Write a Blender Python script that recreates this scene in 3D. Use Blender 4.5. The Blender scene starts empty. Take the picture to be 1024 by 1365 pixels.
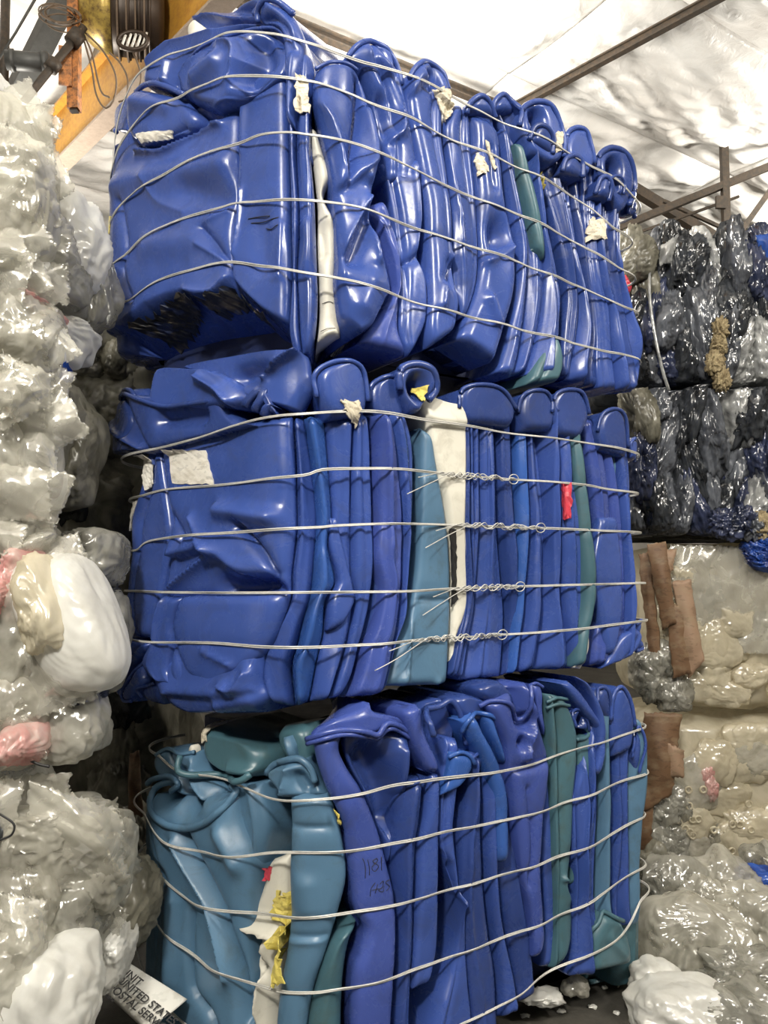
import bpy, bmesh, math, random
import numpy as np
from mathutils import Vector, Matrix

# ------------------------------------------------------------------ camera
F = 1060.0
CAMZ = 1.55
PITCH = math.radians(5.0)
scene = bpy.context.scene
COL = scene.collection
cam_data = bpy.data.cameras.new('camera')
cam_data.sensor_fit = 'VERTICAL'
cam_data.sensor_height = 36.0
cam_data.sensor_width = 27.0
cam_data.lens = 36.0 * F / 1365.0
cam = bpy.data.objects.new('camera', cam_data)
COL.objects.link(cam)
cam.location = (0, 0, CAMZ)
cam.rotation_euler = (math.pi / 2 + PITCH, 0, 0)
scene.camera = cam

# ------------------------------------------------------------------ world, lamps, exposure
scene.view_settings.view_transform = 'Standard'
scene.view_settings.look = 'None'
scene.view_settings.gamma = 1.0
scene.view_settings.use_curve_mapping = False
scene.view_settings.exposure = 0.06
world = bpy.data.worlds.new('daylight')
scene.world = world
world.use_nodes = True
wb = world.node_tree.nodes['Background']
wb.inputs[0].default_value = (1.0, 0.98, 0.93, 1)
wb.inputs[1].default_value = 0.10

def lamp(name, kind, loc, power, size=0.5, color=(1, 0.95, 0.86), target=None, spread=None):
    d = bpy.data.lights.new(name, kind)
    d.energy = power
    d.color = color
    if kind == 'AREA':
        d.shape = 'DISK'
        d.size = size
        if spread: d.spread = spread
    else:
        d.shadow_soft_size = size
    o = bpy.data.objects.new(name, d)
    COL.objects.link(o)
    o.location = loc
    if target is not None:
        v = Vector(target) - Vector(loc)
        o.rotation_euler = v.to_track_quat('-Z', 'Y').to_euler()
    return o
# unseen point lamps; the first is the main light from above and behind
lamp('unseen_lamp', 'POINT', (-0.9, -1.7, 4.5), 900, 0.22)
lamp('unseen_lamp', 'POINT', (3.4, -0.2, 4.7), 460, 0.22)  # added fill from the right, out of frame
lamp('unseen_lamp', 'POINT', (-2.9, 5.4, 3.6), 230, 0.22)  # added out of frame on the left to light the ceiling
lamp('unseen_lamp', 'POINT', (0.2, 5.2, 4.65), 230, 0.22)  # added out of sight behind the drum stack to brighten the ceiling
lamp('unseen_lamp', 'POINT', (4.7, 6.6, 4.85), 430, 0.22)  # added past the right edge to brighten that side of the ceiling

# ------------------------------------------------------------------ pixel helpers (1024 x 1365 frame)
CP, SP = math.cos(PITCH), math.sin(PITCH)
def ray(x, y):
    cx = (x - 512.0) / F; cy = (682.5 - y) / F
    return np.array([cx, CP - cy * SP, SP + cy * CP])
def at(x, y, Y):
    d = ray(x, y); k = Y / d[1]
    return Vector((d[0] * k, Y, CAMZ + d[2] * k))
def at_z(x, y, z):
    d = ray(x, y); k = (z - CAMZ) / d[2]
    return Vector((d[0] * k, d[1] * k, z))
def pxm(Y): return F / Y      # pixels per metre at depth Y

# ------------------------------------------------------------------ materials
def newmat(name):
    m = bpy.data.materials.new(name); m.use_nodes = True
    nt = m.node_tree
    return m, nt, nt.nodes['Principled BSDF']
def N(nt, t, **kw):
    n = nt.nodes.new(t)
    for k, v in kw.items():
        if k in n.inputs: n.inputs[k].default_value = v
        else: setattr(n, k, v)
    return n
def noise(nt, scale, detail=4, rough=0.55, vec=None, dist=0.0):
    n = N(nt, 'ShaderNodeTexNoise'); n.inputs['Scale'].default_value = scale
    n.inputs['Detail'].default_value = detail; n.inputs['Roughness'].default_value = rough
    n.inputs['Distortion'].default_value = dist
    if vec is not None: nt.links.new(vec, n.inputs['Vector'])
    return n
def ramp(nt, src, stops):
    r = N(nt, 'ShaderNodeValToRGB')
    el = r.color_ramp.elements
    while len(el) < len(stops): el.new(0.5)
    for e, (p, c) in zip(el, stops):
        e.position = p; e.color = (c if len(c) == 4 else (*c, 1))
    nt.links.new(src, r.inputs['Fac'])
    return r
def mixc(nt, fac, a, b, mode='MIX'):
    m = N(nt, 'ShaderNodeMix'); m.data_type = 'RGBA'; m.blend_type = mode
    for sock, v in ((m.inputs[0], fac), (m.inputs[6], a), (m.inputs[7], b)):
        if hasattr(v, 'is_linked'): nt.links.new(v, sock)
        else: sock.default_value = v if not isinstance(v, tuple) else (*v, 1)
    return m.outputs[2]
def bump(nt, p, h, strength=0.2, dist=0.01):
    b = N(nt, 'ShaderNodeBump'); b.inputs['Strength'].default_value = strength
    b.inputs['Distance'].default_value = dist
    nt.links.new(h, b.inputs['Height']); nt.links.new(b.outputs[0], p.inputs['Normal'])
def coords(nt, scale=(1, 1, 1)):
    tc = N(nt, 'ShaderNodeTexCoord'); mp = N(nt, 'ShaderNodeMapping')
    mp.inputs['Scale'].default_value = scale
    nt.links.new(tc.outputs['Object'], mp.inputs['Vector'])
    return mp.outputs[0]

def plastic(name, col, dirt=(0.03, 0.035, 0.05), rough=0.23, dirtamt=0.5):
    m, nt, p = newmat(name)
    v = coords(nt)
    n1 = noise(nt, 3.0, 3, 0.5, v)
    c2 = tuple(min(1, c * 1.22 + 0.006) for c in col); c1 = tuple(c * 0.85 for c in col)
    r1 = ramp(nt, n1.outputs[0], [(0.3, c1), (0.72, c2)])
    n2 = noise(nt, 9.0, 8, 0.7, v, 0.6)
    r2 = ramp(nt, n2.outputs[0], [(0.52, (0, 0, 0)), (0.8, (dirtamt,) * 3)])
    cc = mixc(nt, r2.outputs[0], r1.outputs[0], dirt)
    vs = coords(nt, (40, 40, 3.5))
    n3 = noise(nt, 2.2, 6, 0.75, vs, 0.8)
    r3 = ramp(nt, n3.outputs[0], [(0.66, (0, 0, 0)), (0.82, (0.28,) * 3)])
    sc = tuple(min(1, c * 1.5 + 0.10) for c in col)
    cc = mixc(nt, r3.outputs[0], cc, sc)
    nt.links.new(cc, p.inputs['Base Color'])
    rr = ramp(nt, n2.outputs[0], [(0.35, (rough - 0.06,) * 3), (0.75, (rough + 0.2,) * 3)])
    nt.links.new(rr.outputs[0], p.inputs['Roughness'])
    p.inputs['Specular IOR Level'].default_value = 0.5
    nb = noise(nt, 60, 6, 0.65, v)
    bump(nt, p, nb.outputs[0], 0.12, 0.004)
    return m
M = {}
M['b'] = plastic('royal_blue_plastic', (0.033, 0.068, 0.265))
M['d'] = plastic('deep_blue_plastic', (0.022, 0.047, 0.19))
M['p'] = plastic('violet_blue_plastic', (0.040, 0.068, 0.275))
M['s'] = plastic('bright_blue_plastic', (0.028, 0.085, 0.31))
M['t'] = plastic('teal_plastic', (0.072, 0.155, 0.25), (0.05, 0.06, 0.04), 0.36, 0.6)
M['g'] = plastic('green_teal_plastic', (0.048, 0.115, 0.145), (0.05, 0.06, 0.03), 0.36, 0.6)
M['w'] = plastic('white_plastic', (0.62, 0.60, 0.52), (0.25, 0.22, 0.16), 0.45, 0.6)
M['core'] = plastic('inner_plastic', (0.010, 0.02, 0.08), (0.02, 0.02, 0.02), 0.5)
M['darkcore'] = plastic('dark_plastic', (0.02, 0.02, 0.02), (0.01, 0.01, 0.01), 0.5)

def metal(name, col, rough=0.4, met=0.8, rust=None, amt=0.5):
    m, nt, p = newmat(name)
    v = coords(nt)
    n1 = noise(nt, 30, 6, 0.7, v)
    if rust:
        r = ramp(nt, n1.outputs[0], [(0.42, col), (0.42 + 0.4 * (1.05 - amt), rust)])
    else:
        r = ramp(nt, n1.outputs[0], [(0.3, tuple(c * 0.75 for c in col)), (0.7, col)])
    nt.links.new(r.outputs[0], p.inputs['Base Color'])
    p.inputs['Metallic'].default_value = met; p.inputs['Roughness'].default_value = rough
    bump(nt, p, n1.outputs[0], 0.15, 0.003)
    return m
M['wire'] = metal('galvanised_wire', (0.66, 0.65, 0.61), 0.35, 0.3)
M['steel'] = metal('brown_steel', (0.045, 0.037, 0.029), 0.6, 0.2, (0.09, 0.062, 0.04), 0.4)
M['greysteel'] = metal('grey_steel', (0.10, 0.10, 0.095), 0.55, 0.3)
M['orange'] = metal('orange_paint', (0.56, 0.29, 0.045), 0.5, 0.0, (0.42, 0.19, 0.04), 0.35)
M['tanpaint'] = metal('tan_paint', (0.42, 0.33, 0.26), 0.6, 0.0)
M['rustorange'] = metal('rusty_orange_paint', (0.50, 0.19, 0.05), 0.6, 0.0, (0.16, 0.07, 0.03), 0.6)
M['brass'] = metal('yellow_casting', (0.48, 0.34, 0.08), 0.4, 0.35, (0.16, 0.10, 0.04), 0.5)
M['brown'] = metal('brown_casting', (0.05, 0.032, 0.02), 0.45, 0.3)
M['cable'] = metal('cable_rubber', (0.16, 0.11, 0.07), 0.6, 0.0)

def paper(name, col, ink, scale=60, amt=0.5):
    m, nt, p = newmat(name)
    v = coords(nt, (1.0, 1.0, 2.2))
    n1 = noise(nt, scale, 2, 0.5, v)
    r = ramp(nt, n1.outputs[0], [(0.56, col), (0.60, tuple(c * (1 - amt) + i * amt for c, i in zip(col, ink)))])
    n2 = noise(nt, 12, 5, 0.6, v)
    r2 = ramp(nt, n2.outputs[0], [(0.5, (0, 0, 0)), (0.75, (0.5,) * 3)])
    cc = mixc(nt, r2.outputs[0], r.outputs[0], (0.30, 0.24, 0.15))
    nt.links.new(cc, p.inputs['Base Color'])
    p.inputs['Roughness'].default_value = 0.6
    return m
M['sticker'] = paper('torn_paper', (0.66, 0.60, 0.47), (0.12, 0.08, 0.04))
M['sticker_white'] = paper('white_paper', (0.74, 0.71, 0.64), (0.1, 0.1, 0.1), 30, .25)
M['yellow'] = paper('yellow_paper', (0.62, 0.52, 0.12), (0.25, 0.2, 0.03), 40)
M['red'] = plastic('red_plastic', (0.50, 0.045, 0.07))
M['grease'] = paper('black_grease', (0.012, 0.013, 0.016), (0.03, 0.045, 0.11), 9, .8)
M['black'] = plastic('black_ink', (0.012, 0.012, 0.012), rough=0.5)
M['cardboard'] = paper('cardboard', (0.15, 0.083, 0.042), (0.08, 0.04, 0.02), 22)
M['cardboard_pale'] = paper('pale_cardboard', (0.28, 0.18, 0.115), (0.16, 0.10, 0.06), 22)

def film(name, col, col2, rough=0.2, scale=7, trans=0.35, alpha=0.0, gloss=0.10, bmp=0.25):
    """thin plastic film: cloudy body, partly see-through, with a sharp sheen"""
    m, nt, p = newmat(name)
    nt.nodes.remove(p)
    v = coords(nt)
    n1 = noise(nt, scale, 4, 0.6, v, 1.0)
    r = ramp(nt, n1.outputs[0], [(0.34, col2), (0.62, col)])
    n2 = noise(nt, scale * 2.0, 4, 0.55, v, 0.8); n2.noise_type = 'RIDGED_MULTIFRACTAL'
    n2.inputs['Gain'].default_value = 1.3
    bp = N(nt, 'ShaderNodeBump'); bp.inputs['Strength'].default_value = bmp; bp.inputs['Distance'].default_value = 0.012
    nt.links.new(n2.outputs[0], bp.inputs['Height'])
    def mixs(f, a, b):
        mx = N(nt, 'ShaderNodeMixShader'); mx.inputs[0].default_value = f
        nt.links.new(a, mx.inputs[1]); nt.links.new(b, mx.inputs[2]); return mx.outputs[0]
    d = N(nt, 'ShaderNodeBsdfDiffuse'); nt.links.new(r.outputs[0], d.inputs[0]); nt.links.new(bp.outputs[0], d.inputs['Normal'])
    last = d.outputs[0]
    if trans > 0:
        t = N(nt, 'ShaderNodeBsdfTranslucent'); nt.links.new(r.outputs[0], t.inputs[0]); last = mixs(trans, last, t.outputs[0])
    if alpha > 0:
        tr = N(nt, 'ShaderNodeBsdfTransparent'); tr.inputs[0].default_value = (.97, .97, .95, 1); last = mixs(alpha, last, tr.outputs[0])
    g = N(nt, 'ShaderNodeBsdfGlossy'); g.inputs['Roughness'].default_value = rough; nt.links.new(bp.outputs[0], g.inputs['Normal'])
    last = mixs(gloss, last, g.outputs[0])
    nt.links.new(last, nt.nodes['Material Output'].inputs[0])
    return m
M['film'] = film('clear_film', (0.74, 0.72, 0.63), (0.42, 0.40, 0.33), 0.14, 6, 0.25, 0.50, 0.15)
M['film_white'] = film('white_film', (0.86, 0.86, 0.82), (0.72, 0.71, 0.66), 0.2, 6, 0.3, 0.15, 0.08)
M['film_grey'] = film('grey_film', (0.46, 0.45, 0.39), (0.20, 0.195, 0.165), 0.16, 7, 0.2, 0.40, 0.10)
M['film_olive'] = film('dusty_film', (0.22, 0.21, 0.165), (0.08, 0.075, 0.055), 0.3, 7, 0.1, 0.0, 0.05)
M['film_cream'] = film('cream_film', (0.80, 0.73, 0.56), (0.58, 0.52, 0.38), 0.16, 5, 0.3, 0.3, 0.09)
M['film_dark'] = film('dark_film', (0.045, 0.05, 0.058), (0.010, 0.011, 0.013), 0.15, 7, 0.0, 0.0, 0.07)
M['film_slate'] = film('slate_film', (0.12, 0.13, 0.15), (0.028, 0.03, 0.036), 0.15, 8, 0.0, 0.0, 0.08)
M['film_navy'] = film('navy_film', (0.045, 0.055, 0.11), (0.010, 0.014, 0.03), 0.16, 8, 0.0, 0.0, 0.07)
M['film_silver'] = film('silver_film', (0.48, 0.49, 0.48), (0.14, 0.145, 0.15), 0.14, 9, 0.1, 0.2, 0.12)
M['film_blue'] = film('blue_film', (0.03, 0.10, 0.42), (0.012, 0.03, 0.16), 0.18, 9, 0.1, 0.0, 0.08)
M['film_pink'] = film('pink_film', (0.74, 0.34, 0.32), (0.72, 0.55, 0.50), 0.2, 12, 0.2, 0.35, 0.08)
M['film_over'] = film('loose_clear_film', (0.82, 0.80, 0.71), (0.5, 0.48, 0.42), 0.12, 9, 0.2, 0.66, 0.13)
M['fluff'] = film('beige_fluff', (0.45, 0.37, 0.22), (0.2, 0.15, 0.08), 0.8, 25, 0.2, 0.0, 0.02)

# ------------------------------------------------------------------ object helpers
def link(name, verts, faces, mat, parent=None, smooth=True, origin=None):
    me = bpy.data.meshes.new(name)
    v = np.asarray(verts, dtype=np.float64)
    if origin is None:
        origin = (0, 0, 0)
    v = v - np.asarray(origin)
    me.from_pydata(v.tolist(), [], faces)
    me.update()
    if smooth: me.polygons.foreach_set('use_smooth', [True] * len(me.polygons))
    if mat is not None: me.materials.append(M[mat] if isinstance(mat, str) else mat)
    o = bpy.data.objects.new(name, me)
    COL.objects.link(o)
    if parent is None: o.location = origin
    else: o.parent = parent
    return o
def empty(name, loc, label, cat, group=None):
    o = bpy.data.objects.new(name, None); COL.objects.link(o)
    o.location = loc; o.empty_display_size = 0.1
    o['label'] = label; o['category'] = cat
    if group: o['group'] = group
    return o
def tag(o, label, cat, group=None):
    o['label'] = label; o['category'] = cat
    if group: o['group'] = group
    return o
def root_of(p):
    while p.parent: p = p.parent
    return p
def porigin(p): return tuple(root_of(p).location)

def grid_faces(nr, nc, wrap=False):
    f = []
    for i in range(nr - 1):
        for j in range(nc - 1 if not wrap else nc):
            a = i * nc + j; b = i * nc + (j + 1) % nc
            f.append((a, b, b + nc, a + nc))
    return f
def tube(pts, r, sides=6, closed=False):
    pts = np.asarray([tuple(p) for p in pts], float); n = len(pts)
    rr = np.full(n, r) if np.isscalar(r) else np.asarray(r)
    V = []
    up = np.array([0.13, 0.21, 0.97])
    for i in range(n):
        a = pts[max(0, i - 1)]; b = pts[min(n - 1, i + 1)]
        if closed: a = pts[(i - 1) % n]; b = pts[(i + 1) % n]
        t = b - a; t /= (np.linalg.norm(t) + 1e-9)
        x = np.cross(t, up); l = np.linalg.norm(x)
        if l < 0.15: x = np.cross(t, np.array([1.0, 0.1, 0.0])); l = np.linalg.norm(x)
        x /= l; y = np.cross(x, t)
        for k in range(sides):
            ang = 2 * math.pi * k / sides
            V.append(pts[i] + rr[i] * (math.cos(ang) * x + math.sin(ang) * y))
    Fc = grid_faces(n, sides, True)
    if closed:
        for j in range(sides):
            a = (n - 1) * sides + j; b = (n - 1) * sides + (j + 1) % sides
            Fc.append((a, b, (j + 1) % sides, j))
    else:
        Fc.append(tuple(range(sides))[::-1]); Fc.append(tuple((n - 1) * sides + k for k in range(sides)))
    return np.array(V), Fc
def join(parts):
    V = []; Fc = []; o = 0
    for v, f in parts:
        V.append(np.asarray(v, float)); Fc += [tuple(i + o for i in q) for q in f]; o += len(v)
    return np.vstack(V), Fc
def box_between(p, q, w, h, roll=0.0):
    """a bar of section w x h from p to q"""
    p = Vector(p); q = Vector(q); t = (q - p).normalized()
    up = Vector((0, 0, 1)) if abs(t.z) < 0.95 else Vector((0, 1, 0))
    x = t.cross(up).normalized(); y = x.cross(t)
    x, y = x * math.cos(roll) + y * math.sin(roll), y * math.cos(roll) - x * math.sin(roll)
    V = []
    for c in (p, q):
        for sx, sy in ((-1, -1), (1, -1), (1, 1), (-1, 1)):
            V.append(tuple(c + x * (sx * w / 2) + y * (sy * h / 2)))
    Fc = [(3, 2, 1, 0), (4, 5, 6, 7)] + [(i, (i + 1) % 4, 4 + (i + 1) % 4, 4 + i) for i in range(4)]
    return np.array(V), Fc
def bezier(pts, n=24):
    """Catmull-Rom through the points"""
    P = np.asarray([tuple(p) for p in pts], float)
    if len(P) < 3:
        t = np.linspace(0, 1, n)[:, None]; return P[0] * (1 - t) + P[-1] * t
    d = np.r_[0, np.cumsum(np.linalg.norm(np.diff(P, axis=0), axis=1))]
    Q = np.vstack([2 * P[0] - P[1], P, 2 * P[-1] - P[-2]])
    out = []
    for s in np.linspace(0, d[-1], n):
        i = min(max(np.searchsorted(d, s) - 1, 0), len(P) - 2)
        t = (s - d[i]) / max(d[i + 1] - d[i], 1e-9)
        a, b, c, e = Q[i], Q[i + 1], Q[i + 2], Q[i + 3]
        out.append(0.5 * ((2 * b) + (c - a) * t + (2 * a - 5 * b + 4 * c - e) * t * t + (3 * b - a - 3 * c + e) * t ** 3))
    return np.array(out)

_ico = {}
def ico(level):
    if level not in _ico:
        bm = bmesh.new(); bmesh.ops.create_icosphere(bm, subdivisions=level, radius=1.0)
        v = np.array([tuple(x.co) for x in bm.verts]); f = [tuple(x.index for x in q.verts) for q in bm.faces]
        bm.free(); _ico[level] = (v, f)
    return _ico[level]
def crumple(p, seed, f0=2.0, octv=4, amp=0.5, aniso=(1, 1, 1), warp=0.16):
    """creased relief: sums of folded planes, like crushed film"""
    rs = np.random.RandomState(seed)
    q = p * np.asarray(aniso)
    d = np.zeros(len(p)); f = f0; a = 1.0
    for o in range(octv):
        w = np.zeros_like(q)
        for k in range(3):
            k1 = rs.randn(3); k1 /= np.linalg.norm(k1)
            w += np.outer(np.sin(q @ k1 * f * 1.3 + rs.rand() * 6.28), rs.randn(3)) * warp / f
        for k in range(3):
            n = rs.randn(3); n /= np.linalg.norm(n)
            x = (q + w) @ n * f + rs.rand() * 7
            tri = np.abs(x - np.floor(x) - 0.5) * 2
            d += a * (tri - 0.5) / 3
        a *= amp; f *= 1.95
    return d
def soft(p, seed, f0=1.5, octv=3):
    rs = np.random.RandomState(seed); d = np.zeros(len(p)); f = f0; a = 1.0
    for o in range(octv):
        for k in range(4):
            n = rs.randn(3); n /= np.linalg.norm(n)
            d += a * np.sin(p @ n * f * 2 + rs.rand() * 6.28) / 4
        a *= 0.5; f *= 1.9
    return d

# ------------------------------------------------------------------ floor, ceiling, wall
def structure(o): o['kind'] = 'structure'; return o
def concrete():
    m, nt, p = newmat('dirty_concrete')
    v = coords(nt)
    n1 = noise(nt, 1.2, 8, 0.65, v, 0.4); n2 = noise(nt, 18, 6, 0.7, v)
    r = ramp(nt, n1.outputs[0], [(0.35, (0.045, 0.042, 0.036)), (0.65, (0.13, 0.12, 0.10))])
    r2 = ramp(nt, n2.outputs[0], [(0.45, (0.5, 0.5, 0.5)), (0.7, (1, 1, 1))])
    nt.links.new(mixc(nt, 0.6, r.outputs[0], r2.outputs[0], 'MULTIPLY'), p.inputs['Base Color'])
    p.inputs['Roughness'].default_value = 0.65
    bump(nt, p, n2.outputs[0], 0.3, 0.01)
    return m
M['concrete'] = concrete()
def slab(name, x0, x1, y0, y1, z0, z1, mat):
    V = [(x0, y0, z0), (x1, y0, z0), (x1, y1, z0), (x0, y1, z0), (x0, y0, z1), (x1, y0, z1), (x1, y1, z1), (x0, y1, z1)]
    Fc = [(3, 2, 1, 0), (4, 5, 6, 7), (0, 1, 5, 4), (1, 2, 6, 5), (2, 3, 7, 6), (3, 0, 4, 7)]
    return link(name, V, Fc, mat, smooth=False)
structure(slab('floor', -9, 11, -6, 19, -0.2, 0.0, 'concrete'))
def wallmat():
    m, nt, p = newmat('pale_cladding')
    v = coords(nt); n1 = noise(nt, 1.5, 5, 0.6, v)
    r = ramp(nt, n1.outputs[0], [(0.3, (0.5, 0.47, 0.42)), (0.7, (0.66, 0.63, 0.57))])
    nt.links.new(r.outputs[0], p.inputs['Base Color']); p.inputs['Roughness'].default_value = 0.7
    return m
M['wall'] = wallmat()
structure(slab('wall_back', -9, 11, 18.8, 19, 0, 8.2, 'wall'))
structure(slab('wall_left', -9.2, -9, -6, 19, 0, 8.2, 'wall'))
structure(slab('wall_right', 11, 11.2, -6, 19, 0, 8.2, 'wall'))

def foil():
    m, nt, p = newmat('white_insulation_facing')
    v = coords(nt); n1 = noise(nt, 1.1, 6, 0.65, v, 0.5)
    r = ramp(nt, n1.outputs[0], [(0.3, (0.72, 0.68, 0.63)), (0.62, (0.86, 0.85, 0.82))])
    nt.links.new(r.outputs[0], p.inputs['Base Color'])
    p.inputs['Roughness'].default_value = 0.38
    n2 = noise(nt, 7, 5, 0.6, v, 1.5)
    bump(nt, p, n2.outputs[0], 0.35, 0.03)
    return m
M['foil'] = foil()
ZC = 5.55
BX = np.array([0.84, 0.5426]); AX = np.array([0.5426, -0.84])
ceil = structure(slab('ceiling', -9, 11, -6, 19, 7.95, 8.2, 'wall'))
def ceiling_panels():
    # insulation blankets: strips that run along BX, sagging between their seams
    W = 1.25
    o2 = np.array([1.0, 6.0])
    for i in range(-7, 9):
        for j, (b0, b1) in enumerate([(-8.6, -5.7), (-5.7, -2.85), (-2.85, 0.0), (0, 2.85), (2.85, 5.7), (5.7, 9.0)]):
            c = o2 + AX * (i + 0.5) * W + BX * (b0 + b1) / 2
            if not (-6.5 < c[0] < 8.5 and -4 < c[1] < 17): continue
            near = abs(c[0] - 1.5) < 4 and 3 < c[1] < 11
            nb, na = (110, 48) if near else (30, 14)
            tb = np.linspace(b0 + 0.005, b1 - 0.005, nb); ta = np.linspace(0.004, W - 0.004, na)
            TB, TA = np.meshgrid(tb, ta, indexing='ij')
            xy = o2[None, None] + AX * (TA + i * W)[..., None] + BX * TB[..., None]
            s = TA / W; q = (TB - b0) / (b1 - b0)
            edge = np.clip(np.minimum(s, 1 - s) * 8, 0, 1) * np.clip(np.minimum(q, 1 - q) * 14, 0, 1)
            sag = 0.05 * np.sin(np.pi * s) * (0.6 + 0.4 * np.sin(np.pi * q))
            P = np.stack([TB, TA + i * W, np.zeros_like(TA)], -1).reshape(-1, 3)
            wr = crumple(P, 400 + i * 7 + j, 0.75, 4, 0.58, (0.8, 2.1, 1), .25).reshape(TA.shape)
            z = ZC + 0.02 - sag - edge * 0.17 * (wr + 0.25) + 0.01 * (i % 2)
            V = np.concatenate([xy, z[..., None]], -1).reshape(-1, 3)
            V2 = V.copy(); V2[:, 2] = ZC + 0.12
            Fc = grid_faces(nb, na)
            n = len(V)
            ring = [k for k in range(na)] + [r * na + na - 1 for r in range(1, nb)] + \
                   [(nb - 1) * na + k for k in range(na - 2, -1, -1)] + [r * na for r in range(nb - 2, 0, -1)]
            Vt = V[ring].copy(); Vt[:, 2] = ZC + 0.14
            Fs = [(ring[k], n + k, n + (k + 1) % len(ring), ring[(k + 1) % len(ring)]) for k in range(len(ring))]
            Fc = Fc + Fs + [tuple(n + k for k in range(len(ring)))]
            link('insulation_panel', np.vstack([V, Vt]), Fc, 'foil', ceil)
ceiling_panels()

# ------------------------------------------------------------------ drum bales
class Bale:
    def __init__(s, name, corners, fillets, label, z0, z1):
        # corners: plan polygon points (open), outer side towards the viewer
        P = [np.array(c, float) for c in corners]
        pts = [P[0]]
        for i in range(1, len(P) - 1):
            a, b, c = P[i - 1], P[i], P[i + 1]; r = fillets[i - 1]
            d1 = (a - b) / np.linalg.norm(a - b); d2 = (c - b) / np.linalg.norm(c - b)
            for t in np.linspace(0, 1, 14):
                p0 = b + d1 * r; p2 = b + d2 * r
                pts.append((1 - t) ** 2 * p0 + 2 * t * (1 - t) * b + t * t * p2)
        pts.append(P[-1])
        pts = np.array(pts)
        d = np.r_[0, np.cumsum(np.linalg.norm(np.diff(pts, axis=0), axis=1))]
        s.len = d[-1]
        s.u = np.linspace(0, d[-1], 420)
        s.p = np.stack([np.interp(s.u, d, pts[:, 0]), np.interp(s.u, d, pts[:, 1])], 1)
        t = np.gradient(s.p, s.u, axis=0)
        k = np.ones(15) / 15
        for c in (0, 1): t[:, c] = np.convolve(np.pad(t[:, c], 7, mode='edge'), k, 'valid')
        n = np.stack([t[:, 1], -t[:, 0]], 1)
        s.n = n / np.linalg.norm(n, axis=1)[:, None]
        s.z0, s.z1 = z0, z1
        cen = pts.mean(axis=0)
        s.root = empty(name, (cen[0], cen[1], z0), label, 'bale', 'baled drums in the stack')
        s.du = 0.006
        s.nu = int(s.len / s.du) + 2; s.nz = int(1.5 / s.du); s.zb = z0 - 0.15
        s.H = np.full((s.nu, s.nz), -0.15)
        s.pinch = []
    def uz(s, px, h=0.05):
        # pixel rays meet the footprint pushed out by h
        out = []
        pp = s.p + s.n * h
        for (x, y) in px:
            d = ray(x, y)
            a, b = pp[:-1], pp[1:]
            # cross products with the plan ray
            ca = a[:, 0] * d[1] - a[:, 1] * d[0]; cb = b[:, 0] * d[1] - b[:, 1] * d[0]
            hit = np.where(ca * cb <= 0)[0]
            best = None
            for i in hit:
                k = ca[i] / (ca[i] - cb[i] + 1e-12)
                q = a[i] + (b[i] - a[i]) * k; rr = q @ d[:2] / (d[:2] @ d[:2])
                if best is None or rr < best[0]: best = (rr, s.u[i] + (s.u[i + 1] - s.u[i]) * k)
            if best is None:
                ang = np.arctan2(pp[:, 0], pp[:, 1]) - math.atan2(d[0], d[1])
                i = np.argmin(np.abs(ang)); rr = np.linalg.norm(pp[i]) / np.linalg.norm(d[:2])
                ex = -ang[i] * np.linalg.norm(pp[i])
                best = (rr, s.u[i] + (min(ex, 0.0) if i < 210 else max(ex, 0.0)))
            out.append((best[1], CAMZ + best[0] * d[2]))
        return np.array(out)
    def pos(s, u, z, h):
        u = np.asarray(u, float); uc = np.clip(u, 0, s.len)
        x = np.interp(uc, s.u, s.p[:, 0]); y = np.interp(uc, s.u, s.p[:, 1])
        nx = np.interp(uc, s.u, s.n[:, 0]); ny = np.interp(uc, s.u, s.n[:, 1])
        return np.stack([x + nx * h, y + ny * h, z], -1)
    def splat(s, u, z, h):
        i = np.clip((u / s.du).astype(int), 0, s.nu - 1); j = np.clip(((z - s.zb) / s.du).astype(int), 0, s.nz - 1)
        for di in (-1, 0, 1):
            for dj in (-1, 0, 1):
                np.maximum.at(s.H, (np.clip(i + di, 0, s.nu - 1), np.clip(j + dj, 0, s.nz - 1)), h)
    def hat(s, u, z):
        i = np.clip((np.asarray(u) / s.du).astype(int), 0, s.nu - 1); j = np.clip(((np.asarray(z) - s.zb) / s.du).astype(int), 0, s.nz - 1)
        return s.H[i, j]
    def obj(s, name, V, Fc, mat, parent=None, smooth=True):
        return link(name, V, Fc, mat, parent or s.root, smooth, origin=tuple(s.root.location))

def seg_dist(u, z, poly):
    """distance and signed side of points to a polyline in (u, z)"""
    best = np.full(u.shape, 1e9); side = np.zeros(u.shape)
    for (a, b) in zip(poly[:-1], poly[1:]):
        ab = b - a; L2 = ab @ ab + 1e-12
        t = np.clip(((u - a[0]) * ab[0] + (z - a[1]) * ab[1]) / L2, 0, 1)
        du = u - (a[0] + t * ab[0]); dz = z - (a[1] + t * ab[1])
        d = np.hypot(du, dz)
        sd = np.sign(ab[0] * (z - a[1]) - ab[1] * (u - a[0]))
        m = d < best
        best[m] = d[m]; side[m] = sd[m]
    return best, side

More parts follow.
